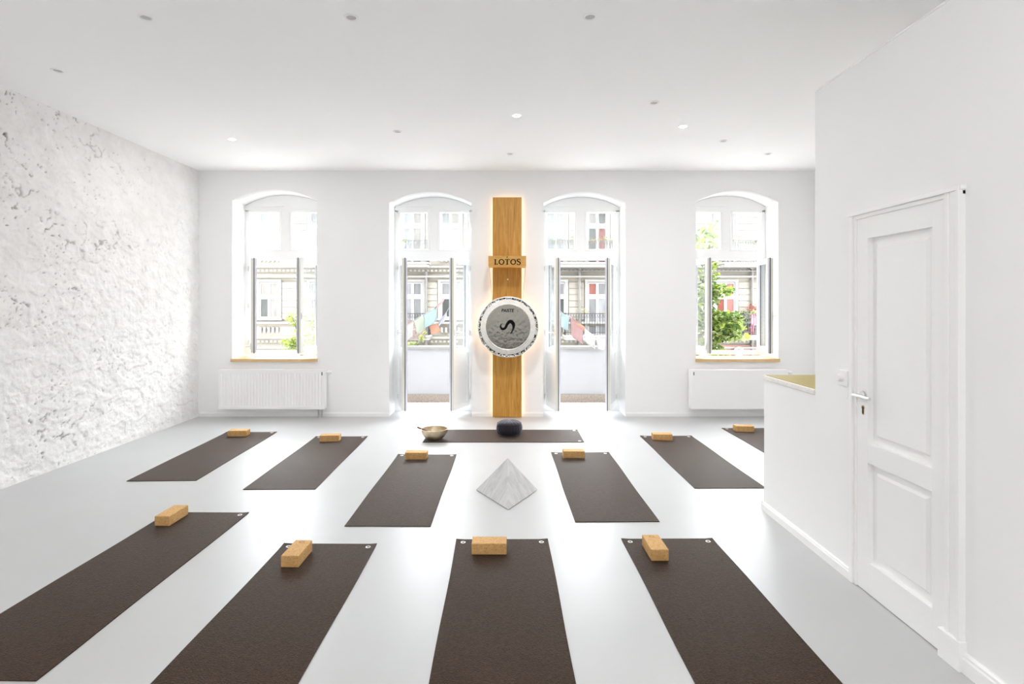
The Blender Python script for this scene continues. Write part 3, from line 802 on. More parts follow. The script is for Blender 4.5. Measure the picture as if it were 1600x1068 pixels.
for c0 in (610, 1000):
    lt = MB(); N = 40; ro, ri = (97, 97), (58, 68)
    for i in range(N):
        a0, a1 = 2*PI*i/N, 2*PI*(i+1)/N
        qd = [(c0+ro[0]*math.cos(a0), 405+ro[1]*math.sin(a0)), (c0+ro[0]*math.cos(a1), 405+ro[1]*math.sin(a1)), (c0+ri[0]*math.cos(a1), 405+ri[1]*math.sin(a1)), (c0+ri[0]*math.cos(a0), 405+ri[1]*math.sin(a0))]
        q3 = [m2(v) for v in qd]
        lt.add([(a, y0, z) for a, z in q3]+[(a, y1, z) for a, z in q3], [(0, 1, 2, 3), (0, 4, 5, 1), (2, 6, 7, 3)])
    lt.build('letter', M['burnt'], sg)
lt = MB(); rect(lt, 780, 822, 325, 483); rect(lt, 724, 882, 312, 333); rect(lt, 728, 741, 331, 356); rect(lt, 865, 878, 331, 356); rect(lt, 764, 838, 477, 497); lt.build('letter', M['burnt'], sg)
lt = MB(); ribbon(lt, [(1232, 350), (1215, 322), (1180, 314), (1142, 330), (1136, 362), (1168, 392), (1212, 412), (1236, 445), (1220, 482), (1178, 497), (1140, 484), (1124, 450)],
                  [22, 26, 26, 34, 40, 40, 40, 40, 34, 26, 26, 22], m2, y0, y1); rect(lt, 1225, 1238, 316, 356); rect(lt, 1118, 1131, 448, 494); lt.build('letter', M['burnt'], sg)
lt = MB(); lt.prism([m2(v) for v in ((798, 220), (820, 245), (798, 270), (776, 245))], y0, y1); lt.build('letter_mark', M['burnt'], sg)

gg = thing('gong', (GX, GY, GZ), 'large round silver gong hanging before the oak panel', 'gong')
tg = lambda v: (GX+v[0], GY-v[2], GZ+v[1])
g = MB(); g.lathe([(GR-0.012, -0.055), (GR-0.004, -0.05), (GR, -0.02), (GR-0.002, 0.0), (GR-0.010, 0.007), (GR-0.018, 0.008)], 96, tg)
tag(g.build('rim', M['gong_ring'], gg), 'bright rolled rim')
g = MB(); g.lathe([(GR-0.018, 0.008), (GR-0.026, 0.006), (GR-0.038, 0.006), (GR-0.046, 0.008)], 96, tg)
tag(g.build('oxidised_ring', M['gong_edge'], gg), 'ring of dark hammer marks')
g = MB(); g.lathe([(GR-0.046, 0.008), (GR-0.06, 0.009), (GR-0.09, 0.010), (0.308, 0.0105), (0.303, 0.0115), (0.298, 0.008)], 96, tg)
tag(g.build('outer_band', M['gong_ring'], gg), 'bright polished band')
g = MB(); rs = np.linspace(0.298, 0.0, 34)
_gs = np.linspace(-0.31, 0.31, 311); _GX, _GY = np.meshgrid(_gs, _gs, indexing='ij'); _gt = perlin(_GX*26.0+60, _GY*26.0+60, 21)
prn = lambda x, y: float(_gt[int((x+0.31)*500), int((y+0.31)*500)])
prof = [(r, 0.008+0.010*(1-(r/0.298)**2)) for r in rs]
def hammer(r, z, a):
    w = min(1, max(0, (0.29-r)/0.05))*min(1, r/0.09)
    return r, z+0.0030*w*prn(r*math.cos(a), r*math.sin(a))
g.lathe([(r, z) for r, z in prof], 110, tg, True, hammer)
tag(g.build('playing_face', M['gong'], gg), 'hammered darker silver centre')
def GXZ(zx, zy): return (GX+(zx-525)*0.000882, GZ-(zy-540)*0.000882)
em = MB(); ribbon(em, [(423, 488), (411, 535), (438, 570), (482, 552), (512, 494), (556, 455), (602, 490), (606, 550), (586, 602), (562, 642)],
                  [8, 26, 36, 38, 42, 52, 52, 34, 22, 10], lambda v: GXZ(v[0], v[1]), GY-0.0225, GY-0.0150)
tag(em.build('emblem', M['ink'], gg), 'black curved stroke emblem')
def text_mesh(name, body, size, mat, parent, loc, shear=0.0, extr=0.0015, sp=1.0, bold=0.0):
    cu = bpy.data.curves.new('tmp', 'FONT'); cu.body = body; cu.size = size; cu.align_x = 'CENTER'; cu.align_y = 'CENTER'
    cu.extrude = extr; cu.shear = shear; cu.space_character = sp; cu.offset = bold
    t = bpy.data.objects.new('tmp', cu); COL.objects.link(t)
    bpy.context.view_layer.update()
    me = bpy.data.meshes.new_from_object(t.evaluated_get(bpy.context.evaluated_depsgraph_get()))
    bpy.data.objects.remove(t); bpy.data.curves.remove(cu)
    off = wl(parent)
    for v in me.vertices: v.co = Vector((loc[0]+v.co.x, loc[1]-v.co.z, loc[2]+v.co.y))-off
    me.materials.clear(); me.materials.append(mat)
    o = bpy.data.objects.new(name, me); COL.objects.link(o); o.parent = parent; WLOC[o.name] = off
    return o
lx, lz = GXZ(515, 292)
text_mesh('maker_lettering', 'PAISTE', 0.058, M['ink'], gg, (lx, GY-0.0145, lz), 0.15, 0.003, 0.95, 0.0012)
for s, (a, b_) in ((-1, ((763.8-CX)*SYF/F, -0.19)), (1, ((821.3-CX)*SYF/F, 0.213))):
    zz = GZ+math.sqrt((GR-0.018)**2-(b_-GX)**2)
    c = MB(); c.tube([(a, SYF+0.06, sz0+0.01), (b_, GY-0.008, zz), (b_, GY+0.02, zz-0.01)], 0.0022, 6); tag(c.build('hanging_cord', plain('grey_cord', (0.35, 0.34, 0.32), 0.8), gg), 'thin cord')

# ------------------------------------------------------------------ mats, blocks
def mat_mesh(L=1.83, W=0.61, t=0.0045):
    nx, ny = 12, 36
    vs, fs = [], []
    for k in (0, 1):
        for i in range(nx+1):
            for j in range(ny+1):
                u, v = i/nx, j/ny
                x = -W/2+W*u; y = -L/2+L*v
                x += 0.0022*math.sin(v*9+1.3)*(1 if u in (0, 1) else 0.6)
                e = max(0, abs(u-0.5)*2-0.86)/0.14*max(0, v-0.955)/0.045
                z = 0.0008+0.004*e+(t if k else 0)
                vs.append((x, y, z))
    n1 = (nx+1)*(ny+1); ix = lambda k, i, j: k*n1+i*(ny+1)+j
    for i in range(nx):
        for j in range(ny):
            fs.append((ix(1, i, j), ix(1, i+1, j), ix(1, i+1, j+1), ix(1, i, j+1)))
            fs.append((ix(0, i, j), ix(0, i, j+1), ix(0, i+1, j+1), ix(0, i+1, j)))
    for i in range(nx):
        fs.append((ix(0, i, 0), ix(0, i+1, 0), ix(1, i+1, 0), ix(1, i, 0))); fs.append((ix(0, i+1, ny), ix(0, i, ny), ix(1, i, ny), ix(1, i+1, ny)))
    for j in range(ny):
        fs.append((ix(0, 0, j+1), ix(0, 0, j), ix(1, 0, j), ix(1, 0, j+1))); fs.append((ix(0, nx, j), ix(0, nx, j+1), ix(1, nx, j+1), ix(1, nx, j)))
    return vs, fs
proto = None
def place_mat(back_l, back_r, front_l, front_r, label, turn=0.0):
    """corners (X,Y) on the floor as measured; the mat keeps its true size"""
    global proto
    (x0, y0), (x1, y1) = ((front_l[0]+front_r[0])/2, (front_l[1]+front_r[1])/2), ((back_l[0]+back_r[0])/2, (back_l[1]+back_r[1])/2)
    rz = -math.atan2(x1-x0, y1-y0)+turn
    c = ((x0+x1)/2, (y0+y1)/2, 0)
    e = thing('yoga_mat', c, label, 'yoga mat', 'yoga mats laid out on the floor'); e.rotation_euler = (0, 0, rz)
    if proto is None:
        vs, fs = mat_mesh(); mb = MB(); mb.add(vs, fs)
        me_o = mb.build('mat_sheet', M['mat']); me_o.parent = e
        kids = [me_o]
        rg = MB(); prof = [(0.0165, 0.0), (0.0165, 0.0012), (0.0145, 0.0024), (0.0105, 0.0018), (0.0095, 0.0)]
        rg.lathe(prof, 20, lambda v: (v[0], v[1], v[2]+0.0053))
        for s in (-1, 1):
            if s < 0:
                r0 = rg.build('eyelet', M['chrome']); r = r0
            else:
                r = r0.copy(); COL.objects.link(r)
            r.location = (s*0.258, 0.868, 0); r.parent = e
            dk = MB(); dk.lathe([(0.0100, 0.0), (0.0, 0.0)], 14, lambda v: (v[0], v[1], v[2]+0.0057))
            d_ = dk.build('eyelet_hole', M['gasket']); d_.parent = r
            kids.append(r)
        proto = e
    else:
        for ch in list(proto.children): link_copy(ch, e)
    return e
def rectmat(xl, xr, yb, xlf, xrf, label, yf=None):
    yf = yb-1.83 if yf is None else yf
    return place_mat((xl, yb), (xr, yb), (xlf, yf), (xrf, yf), label)
rectmat(-2.547, -1.937, 4.119, -2.577, -1.967, 'dark mat in the front row, cut off at the left edge of view')
rectmat(-1.458, -0.849, 3.583, -1.482, -0.868, 'dark mat in the front row, second from the rough wall')
rectmat(-0.337, 0.276, 3.651, -0.327, 0.300, 'dark mat in the front row, straight below the marble pyramid')
rectmat(0.766, 1.376, 3.660, 0.778, 1.405, 'dark mat in the front row, closest to the panelled door')
rectmat(-3.422, -2.805, 6.685, -3.374, -2.757, 'grey brown mat in the middle row, closest to the rough wall', 4.85)
rectmat(-2.255, -1.640, 6.462, -2.237, -1.622, 'grey brown mat in the middle row, second from the rough wall', 4.63)
rectmat(-1.130, -0.523, 5.690, -1.152, -0.539, 'grey brown mat just left of the marble pyramid', 3.87)
rectmat(0.466, 1.078, 5.774, 0.490, 1.100, 'grey brown mat just right of the marble pyramid')
rectmat(1.580, 2.190, 6.483, 1.597, 2.205, 'grey brown mat whose front corner reaches the counter end', 4.67)
rectmat(2.704, 3.314, 6.893, 2.722, 3.332, 'grey brown mat almost hidden behind the counter')
cm = place_mat((0.873, 6.50), (0.873, 6.50), (-0.949, 6.50), (-0.949, 6.50), 'mat lying crosswise before the oak panel under bowl and cushion')

bproto = None
def place_block(x, y, along_y, label, stamp=False, turn=0.0):
    global bproto
    e = thing('cork_block', (x, y, 0.0060), label, 'yoga block', 'cork blocks lying on the mats')
    e.rotation_euler = (0, 0, (PI/2 if along_y else 0)+turn)
    if bproto is None:
        mb = MB(); mb.box(-0.11, 0.11, -0.054, 0.054, 0, 0.070)
        o = mb.build('block_body', M['cork'], bevel=0.005, seg=3); o.parent = e
        bproto = e
    else:
        c = bproto.children[0].copy(); COL.objects.link(c); c.parent = e
    if stamp:
        st = MB(); N = 24
        for i in range(N):
            a0, a1 = 2*PI*i/N, 2*PI*(i+1)/N
            st.add([(0.075+ro*0.8*math.cos(a), 0.0+ro*math.sin(a), 0.0703) for ro, a in ((0.017, a0), (0.017, a1), (0.012, a1), (0.012, a0))], [(0, 1, 2, 3)])
        s = st.build('stamp', M['corkmark']); s.parent = e
        tag(s, 'small ring stamped in the cork')
    return e
place_block(-2.43, 3.97, True, 'cork block on the front row mat cut off at the left', False, D(-2))
place_block(-1.291, 3.367, True, 'cork block on the front row mat second from the rough wall', True, D(-1))
place_block(-0.111, 3.475, False, 'cork block lying crosswise on the front row mat below the marble pyramid')
place_block(0.933, 3.448, True, 'cork block on the front row mat closest to the panelled door', True, D(1))
place_block(-3.18, 6.495, False, 'cork block on the middle row mat closest to the rough wall', False, D(3))
place_block(-2.02, 6.262, False, 'cork block on the middle row mat second from the rough wall', False, D(5))
place_block(-0.916, 5.553, False, 'cork block on the mat just left of the marble pyramid')
place_block(0.682, 5.603, False, 'cork block on the mat just right of the marble pyramid')
place_block(1.79, 6.318, False, 'cork block on the mat that reaches the counter end', False, D(-3))
place_block(2.91, 6.73, False, 'cork block on the mat almost hidden by the counter', False, D(-2))

# ------------------------------------------------------------------ marble pyramid
py = MB(); a = (-0.262, 4.622, 0.0); b = (0.260, 4.622, 0.0); c = (0.012, 4.172, 0.0)
cen = ((a[0]+b[0]+c[0])/3, (a[1]+b[1]+c[1])/3); ap = (0.006, cen[1], 0.315)
up = lambda p: (p[0], p[1], 0.004)
py.add([up(a), up(b), up(c), ap], [(0, 1, 2), (0, 2, 3), (2, 1, 3), (1, 0, 3)])
tag(py.build('marble_pyramid', M['marble'], origin=(cen[0], cen[1], 0), bevel=0.002), 'pale grey veined marble pyramid standing alone on the floor', 'pyramid')
pyo = bpy.data.objects['marble_pyramid']
ft = MB(); k = 0.965
ft.prism([(cen[0]+(p[0]-cen[0])*k, cen[1]+(p[1]-cen[1])*k) for p in (a, b, c)], 0, 0.004, 'z'); tag(ft.build('shadow_gap', M['gasket'], pyo), 'dark inset standing in for the shadow under the pyramid')  # dark inset put in as the shadow line along the pyramid's foot

# ------------------------------------------------------------------ bowl, mallet, cushion
bx, by, bz = -0.839, 6.335, 0.0054
bo = thing('singing_bowl', (bx, by, bz), 'hammered bronze singing bowl at the end of the crosswise mat', 'bowl')
R_ = 0.1535
prof = [(0.0, 0.004), (0.06, 0.001), (0.082, 0.006), (0.108, 0.024), (0.132, 0.053), (0.146, 0.082), (0.151, 0.107), (R_, 0.118)]
inn = [(R_-0.0065, 0.119), (0.1445, 0.107), (0.139, 0.082), (0.125, 0.055), (0.10, 0.029), (0.07, 0.013), (0.0, 0.010)]
def smoothp(p, k=4): return [(v.x, v.y) for v in spline(p, k)]
tb = lambda v: (bx+v[0], by+v[1], bz+v[2])
m_ = MB(); m_.lathe(smoothp(prof), 56, tb); m_.lathe(smoothp(inn), 56, tb); m_.build('bowl_body', M['brass'], bo)
m_ = MB(); m_.lathe([(R_, 0.118), (R_+0.0015, 0.120), (R_-0.001, 0.122), (R_-0.005, 0.122), (R_-0.0065, 0.119)], 56, tb); m_.build('rim', M['brass'], bo)
ml = MB(); p0 = Vector((bx-0.197, by-0.015, bz+0.142)); p1 = Vector((bx+0.045, by+0.02, bz+0.030))
ml.tube([p0, p0.lerp(p1, 0.02), p0.lerp(p1, 0.5), p0.lerp(p1, 0.98), p1], [0.006, 0.010, 0.0085, 0.0105, 0.006], 12)
tag(ml.build('bowl_mallet', M['mallet'], origin=p1), 'red brown wooden mallet leaning in the bronze bowl', 'mallet')

zx, zy, z0_ = 0.030, 6.55, 0.0068
zf = thing('meditation_cushion', (zx, zy, z0_), 'round dark aubergine meditation cushion before the oak panel', 'cushion')
tzf = lambda v: (zx+v[0], zy+v[1], z0_+v[2])
side = smoothp([(0.0, 0.0), (0.10, 0.0), (0.134, 0.008), (0.150, 0.035), (0.156, 0.075), (0.152, 0.115), (0.141, 0.138)])
pleat = lambda r, z, a: (r*(1+0.010*math.sin(24*a)*math.sin(PI*min(1, z/0.14))), z)
m_ = MB(); m_.lathe(side, 96, tzf, True, pleat); m_.build('side_panel', M['cushion'], zf)
top = smoothp([(0.141, 0.138), (0.132, 0.148), (0.105, 0.160), (0.06, 0.168), (0.0, 0.170)])
m_ = MB(); m_.lathe(top, 96, tzf, True, lambda r, z, a: (r, z+0.002*math.sin(18*a)*min(1, r/0.1))); m_.build('top_panel', M['cushion_top'], zf)
m_ = MB(); m_.lathe([(0.1425+0.004*math.cos(t), 0.139+0.004*math.sin(t)) for t in np.linspace(0, 2*PI, 9)], 64, tzf); m_.build('piping', M['cushion'], zf)
an = D(212); hd = MB()
hd.tube([(zx+r*math.cos(an), zy+r*math.sin(an), z0_+z) for r, z in ((0.142, 0.128), (0.165, 0.115), (0.170, 0.08), (0.164, 0.045), (0.146, 0.028))], 0.006, 8); hd.build('carry_strap', M['cushion'], zf)

# ------------------------------------------------------------------ ceiling lamps
def downlight(x, y, label, lit=1.0):
    t = thing('ceiling_downlight', (x, y, ZC), label, 'downlight', 'recessed ceiling downlights')
    T = lambda v: (x+v[0], y+v[1], ZC+v[2])
    r = MB(); r.lathe([(0.046, 0.0), (0.046, -0.003), (0.043, -0.006), (0.034, -0.006), (0.031, -0.002), (0.031, -0.0005)], 28, T); r.build('trim_ring', M['plastic'], t)
    bd = MB(); bd.lathe([(0.031, -0.001), (0.0, -0.001)], 24, T); bd.build('lens', M['plastic'] if lit else M['lens_off'], t)
    if not lit: return t
    ld = bpy.data.lights.new('downlight_lamp', 'AREA'); ld.shape = 'DISK'; ld.size = 0.05; ld.energy = LAMP_W*lit
    ld.color = (1.0, 0.98, 0.955)
    lo = bpy.data.objects.new('downlight_lamp', ld); COL.objects.link(lo); lo.parent = t; lo.location = (0, 0, -0.003)
    return t
for px, py_, lb in ((228, 27, 'downlight in the ceiling row nearest the viewer, leftmost of three'), (549, 27, 'downlight in the ceiling row nearest the viewer, middle of three'),
                    (922, 26, 'downlight in the ceiling row nearest the viewer, rightmost of three'), (90, 110, 'downlight close above the top of the rough wall'),
                    (362, 217, 'downlight above the window beside the rough wall'), (621, 205, 'downlight in front of the left balcony door'),
                    (807, 180, 'downlight in the middle of the ceiling before the gong'), (1067, 197, 'downlight in front of the right hand window, larger one'),
                    (1022, 160, 'downlight in the ceiling between right balcony door and partition corner'), (1130, 220, 'downlight above the arched window nearest the counter'),
                    (797, 240, 'downlight closest above the oak panel'), (1200, 240, 'downlight closest to the ceiling corner beyond the counter')):
    Yd = (ZC-H)*F/(HZ-py_); downlight((px-CX)*Yd/F, Yd, lb, {362: 0.42, 807: 1.15, 1067: 0.8}.get(px, 0.0))
for i, (x, y, lb) in enumerate(((-3.2, 1.6, 'added fill downlight overhead beside the rough wall'), (-1.1, 1.6, 'added fill downlight overhead left of the viewer'), (0.9, 1.6, 'added fill downlight overhead right of the viewer'),
                  (-3.2, -0.9, 'added rear fill downlight beside the rough wall'), (-1.1, -0.9, 'added rear fill downlight left of the viewer'), (0.9, -0.9, 'added rear fill downlight near the partition'))):
    downlight(x, y, lb, 0.12 if y > 0 else 1.25)  # unseen lamps added as fill for the front of the room

# ------------------------------------------------------------------ balcony
bl = thing('balcony', (0, 8.7, -0.1), 'rendered balcony parapet outside the two doors', 'balcony')
m_ = MB(); m_.box(-2.6, 2.6, YO+0.003, 9.38, -0.28, -0.10); m_.build('balcony_slab', M['street'], bl)
m_ = MB(); m_.box(-2.6, 2.6, 9.26, 9.38, -0.10, 0.80); m_.box(-2.6, -2.48, YO+0.003, 9.26, -0.10, 0.80); m_.box(2.48, 2.6, YO+0.003, 9.26, -0.10, 0.80); m_.build('parapet', M['parapet'], bl)
m_ = MB(); m_.box(-2.64, 2.64, 9.22, 9.42, 0.80, 0.845); m_.box(-2.64, -2.44, YO+0.003, 9.22, 0.80, 0.845); m_.box(2.44, 2.64, YO+0.003, 9.22, 0.80, 0.845); m_.build('coping', M['plaster_w'], bl)
m_ = MB(); m_.box(-2.48, 2.48, 9.235, 9.26, -0.10, 0.035); tag(m_.build('stone_skirting', M['granite'], bl), 'brown speckled stone skirting')

# prayer flags
YG = 8.95
def gp(px, py, y=YG): return Vector(((px-CX)*y/F, y, H-(py-HZ)*y/F))
def flag(parent, A, B, drop, mat, swing=(0, 0), ph=0.0, taper=1.0):
    n, m = 8, 8; mb = MB(); vs = []
    for k in (0, 1):
        for i in range(n+1):
            for j in range(m+1):
                u, v = i/n, j/m
                uu = 0.5+(u-0.5)*(1-(1-taper)*v)
                p = A.lerp(B, uu)+Vector((swing[0]*v, 0, -drop*v+swing[1]*v))
                p.y += 0.03*v*math.sin(5*u+ph+3*v)+swing[0]*0.25*v+(0.0012 if k else 0)
                p.z += 0.008*math.sin(7*u+ph)*v
                vs.append(p)
    N1 = (n+1)*(m+1)
    fs = []
    for k in (0, 1):
        for i in range(n):
            for j in range(m):
                q = [k*N1+i*(m+1)+j, k*N1+(i+1)*(m+1)+j, k*N1+(i+1)*(m+1)+j+1, k*N1+i*(m+1)+j+1]
                fs.append(q if k else q[::-1])
    for i in range(n):
        for j in (0, m): fs.append([i*(m+1)+j, (i+1)*(m+1)+j, N1+(i+1)*(m+1)+j, N1+i*(m+1)+j])
    for j in range(m):
        for i in (0, n): fs.append([i*(m+1)+j, i*(m+1)+j+1, N1+i*(m+1)+j+1, N1+i*(m+1)+j])
    mb.add(vs, fs, True)
    return mb.build('flag', mat, parent)
ga = thing('prayer_flag_garland', gp(640, 512), 'faded flag garland slanting up across the left balcony door', 'flag garland')
cd = MB(); cpts = [Vector((-1.80, YO+0.002, 0.98)), gp(632, 512), gp(648, 499), gp(662, 491), gp(682, 478), gp(696, 463), Vector((-0.42, YO+0.002, 2.0))]
cd.tube(spline(cpts, 4), 0.0025, 6); cd.build('cord', M['f_white'], ga)
flag(ga, gp(681, 479), gp(695.5, 464), 0.07, M['f_pink'], (-0.02, 0), 0.4, 0.9)
flag(ga, gp(662, 492), gp(681, 479), 0.22, M['f_blue'], (0.02, 0), 1.3)
flag(ga, gp(647, 501), gp(661, 492), 0.22, M['f_green'], (0.05, 0), 2.0)
flag(ga, gp(632, 513), gp(646, 502), 0.24, M['f_white'], (-0.01, 0), 3.0)
gb = thing('prayer_flag_garland', gp(690, 510), 'short lower string of orange and lilac flags at the left balcony door', 'flag garland')
cd = MB(); cd.tube(spline([Vector((-1.72, YO+0.002, 1.1)), gp(655, 512, 9.05), gp(670, 508, 9.05), gp(685, 503, 9.05), gp(697, 488, 9.05), gp(708, 474, 9.05), Vector((-0.44, YO+0.002, 1.75))], 4), 0.0025, 6); cd.build('cord', M['f_white'], gb)
flag(gb, gp(670, 509, 9.05), gp(683, 504, 9.05), 0.17, M['f_orange'], (0.05, 0.02), 0.9, 1.1)
flag(gb, gp(685, 502, 9.05), gp(698, 487, 9.05), 0.10, M['f_lilac'], (0.0, 0), 0.2)
gc = thing('prayer_flag_garland', gp(910, 512), 'faded flag garland sagging across the right balcony door', 'flag garland')
cd = MB(); cd.tube(spline([Vector((0.44, YO+0.002, 1.9)), gp(877, 487), gp(892, 495), gp(912, 511), gp(930, 525), gp(951, 531), Vector((1.75, YO+0.002, 1.1))], 4), 0.0025, 6); cd.build('cord', M['f_white'], gc)
flag(gc, gp(866, 481), gp(877, 488), 0.15, M['f_green'], (0, 0), 0.5)
flag(gc, gp(877.5, 488), gp(889, 494), 0.24, M['f_blue'], (-0.01, 0), 1.0)
flag(gc, gp(892, 496), gp(911, 511), 0.29, M['f_pink'], (0.0, 0), 2.2, 0.95)
flag(gc, gp(893, 494.5), gp(914, 511), 0.10, M['f_orange'], (0.02, 0.01), 0.1, 0.9)
flag(gc, gp(913, 512), gp(930, 525.5), 0.22, M['f_white'], (0.0, 0), 1.6)
flag(gc, gp(932, 526), gp(951, 531), 0.20, M['f_white'], (0.01, 0), 2.8)

# leaves ---------------------------------------------------------------------
def leaf_cloud(mb, center, radii, n, size, seed, mats=1, droop=0.4):
    r = random.Random(seed)
    for _ in range(n):
        while True:
            p = Vector((r.uniform(-1, 1), r.uniform(-1, 1), r.uniform(-1, 1)))
            if p.length <= 1: break
        c = Vector(center)+Vector((p.x*radii[0], p.y*radii[1], p.z*radii[2]))
        d = Vector((r.uniform(-1, 1), r.uniform(-1, 1), r.uniform(-0.9, 0.4))).normalized()
        w = d.cross(Vector((r.uniform(-.4, .4), r.uniform(-.4, .4), 1))).normalized(); nn = w.cross(d)
        s = size*r.uniform(0.6, 1.3)
        pts = [c-d*s*0.5, c-d*s*0.1+w*s*0.30+nn*s*0.06, c+d*s*0.5-nn*s*droop*0.2, c-d*s*0.1-w*s*0.30+nn*s*0.06]
        mb.add(pts, [(0, 1, 2), (0, 2, 3)], False, r.randrange(mats))

tr = thing('street_tree', (4.9, 16.5, -5.1), 'leafy green tree seen through the window nearest the counter', 'tree')
fo = MB()
def tp(px, py, y=16.0): return ((px-CX)*y/F, y, H-(py-HZ)*y/F)
for i, (px, py, rx, rz, n) in enumerate(((1112, 412, .14, .20, 60), (1112, 432, .2, .2, 60), (1112, 458, .30, .34, 240), (1128, 455, .34, .22, 150), (1118, 500, .45, .34, 420), (1136, 502, .42, .30, 420),
                                      (1124, 520, .40, .26, 300), (1108, 525, .35, .4, 220), (1140, 524, .22, .18, 120), (1150, 510, .25, .22, 130), (1158, 527, .26, .10, 50), (1112, 546, .36, .2, 160), (1124, 552, .25, .12, 90),
                                      (1085, 470, .7, .9, 500), (1060, 500, .8, .9, 600), (1040, 440, .9, .9, 600), (1070, 400, .7, .8, 350), (1100, 375, .5, .45, 130), (1118, 360, .35, .3, 60))):
    c = tp(px, py, 16.2+0.5*((i*37) % 5-2)/2)
    leaf_cloud(fo, c, (rx, 0.5, rz), n, 0.19, 100+i, 3)
tag(fo.build('foliage', [M['leaf'], M['leaf_d'], M['leaf_p']], tr, fixn=False), kind='stuff')
tk = MB(); tk.tube([(4.9, 16.8, -5.1), (4.95, 16.7, -2.5), (5.05, 16.5, -0.3), (5.2, 16.4, 1.2), (5.4, 16.3, 2.6)], [0.20, 0.17, 0.13, 0.09, 0.04], 10)
for a_, b_ in (((5.05, 16.5, -0.3), tp(1118, 505)), ((5.15, 16.45, 0.6), tp(1112, 460)), ((5.2, 16.4, 1.2), tp(1040, 430)), ((5.0, 16.6, -0.6), tp(1110, 545))):
    p0, p1 = Vector(a_), Vector(b_); tk.tube([p0, p0.lerp(p1, .5)+Vector((0, 0, .12)), p1], [0.06, 0.04, 0.015], 7)
tk.build('trunk', M['bark'], tr)
tr2 = thing('street_tree', (-6.9, 15.5, -5.1), 'sparse young tree tips seen through the window beside the rough wall', 'tree')
fo = MB()
tips = ((458, 498, .26, .16, 60), (466, 484, .10, .07, 16), (468, 474, .12, .08, 14), (455, 490, .09, .05, 10), (454, 536, .28, .16, 110), (464, 543, .20, .14, 60), (448, 547, .14, .08, 24), (480, 520, .5, .6, 200))
for i, (px, py, rx, rz, n) in enumerate(tips): leaf_cloud(fo, tp(px, py, 15.2), (rx, .25, rz), n, 0.13, 300+i, 2)
tag(fo.build('foliage', [M['leaf_p'], M['leaf']], tr2, fixn=False), kind='stuff')
tk = MB(); tk.tube([(-6.0, 15.5, -5.1), (-5.9, 15.4, -2.0), (-5.7, 15.2, 0.0), (-5.7, 15.2, 1.0)], [0.10, 0.08, 0.05, 0.02], 8)
for px, py, *_ in tips[:7]: p0 = Vector((-5.7, 15.2, 0.2)); p1 = Vector(tp(px, py, 15.2)); tk.tube([p0, p0.lerp(p1, .6)+Vector((0, 0, .1)), p1], [0.02, 0.012, 0.005], 5)
tk.build('trunk', M['bark'], tr2)
pl = thing('balcony_plant', gp(655, 540, 9.32), 'trailing green plant on the parapet outside the left balcony door', 'plant')
fo = MB()
for i, (px, py, rx, rz, n) in enumerate(((646, 536, .11, .025, 40), (659, 528, .05, .07, 40), (664, 520, .03, .04, 16), (636, 539, .05, .02, 18))): leaf_cloud(fo, gp(px, py, 9.33), (rx, .05, rz), n, 0.05, 400+i, 2)
tag(fo.build('foliage', [M['leaf_p'], M['leaf']], pl, fixn=False), kind='stuff')
st_ = MB(); st_.tube([gp(652, 541.0, 9.33), gp(657, 531, 9.33), gp(664, 518, 9.33)], [0.006, 0.004, 0.002], 6); st_.build('stem', M['bark'], pl)

# ------------------------------------------------------------------ house across the street
YH = 26.0; K = F/YH
def hx(px): return (px-CX)/K
def hz_(py): return H-(py-HZ)/K
hs = thing('apartment_house', (0, YH, -5.2), 'cream stuccoed apartment house across the street', 'building')
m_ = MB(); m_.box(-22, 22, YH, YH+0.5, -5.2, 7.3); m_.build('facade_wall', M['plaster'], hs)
m_ = MB(); m_.box(-22, 22, YH-1.0, YH+0.5, 7.1, 7.4); m_.box(-22, 22, YH-0.55, YH-0.001, 6.9, 7.1); m_.build('added_eaves', M['plaster_w'], hs)  # unseen eaves added to shade the upper floor from the sky
FL = 3.35
COLS = [  # centre px, french window, pane mats for street level floor 0 and floor 1
    (421, 0, ('p_taupe', 'p_taupe', 'p_dark', 'p_taupe'), ('p_grey', 'p_pale', 'p_pale', 'p_pale')),
    (645, 1, ('p_pale', 'p_grey', 'p_pale', 'p_grey'), ('p_pale', 'p_taupe', 'p_pale', 'p_taupe')),
    (704, 0, ('p_grey', 'p_pale', 'p_dark', 'p_pale'), ('p_grey', 'p_taupe', 'p_pale', 'p_pale')),
    (868, 0, ('p_grey', 'p_grey', 'p_pale', 'p_dark'), ('p_pale', 'p_pale', 'p_pale', 'p_pale')),
    (933, 1, ('p_pink', 'p_grey', 'p_grey', 'p_pale'), ('p_taupe', 'p_dark', 'p_dark', 'p_red')),
    (1133, 0, ('p_red', 'p_pink', 'p_red', 'p_pink'), ('p_grey', 'p_pale', 'p_grey', 'p_pale')),
    (500, 0, ('p_grey', 'p_pale', 'p_grey', 'p_pale'), ('p_grey', 'p_pale', 'p_pale', 'p_pale')),
    (1032, 0, ('p_grey', 'p_pale', 'p_grey', 'p_pale'), ('p_grey', 'p_pale', 'p_grey', 'p_pale')),
    (320, 0, ('p_grey', 'p_pale', 'p_grey', 'p_pale'), ('p_grey', 'p_pale', 'p_grey', 'p_pale')),
    (1230, 0, ('p_grey', 'p_pale', 'p_grey', 'p_pale'), ('p_grey', 'p_pale', 'p_grey', 'p_pale')),
]
spans = []
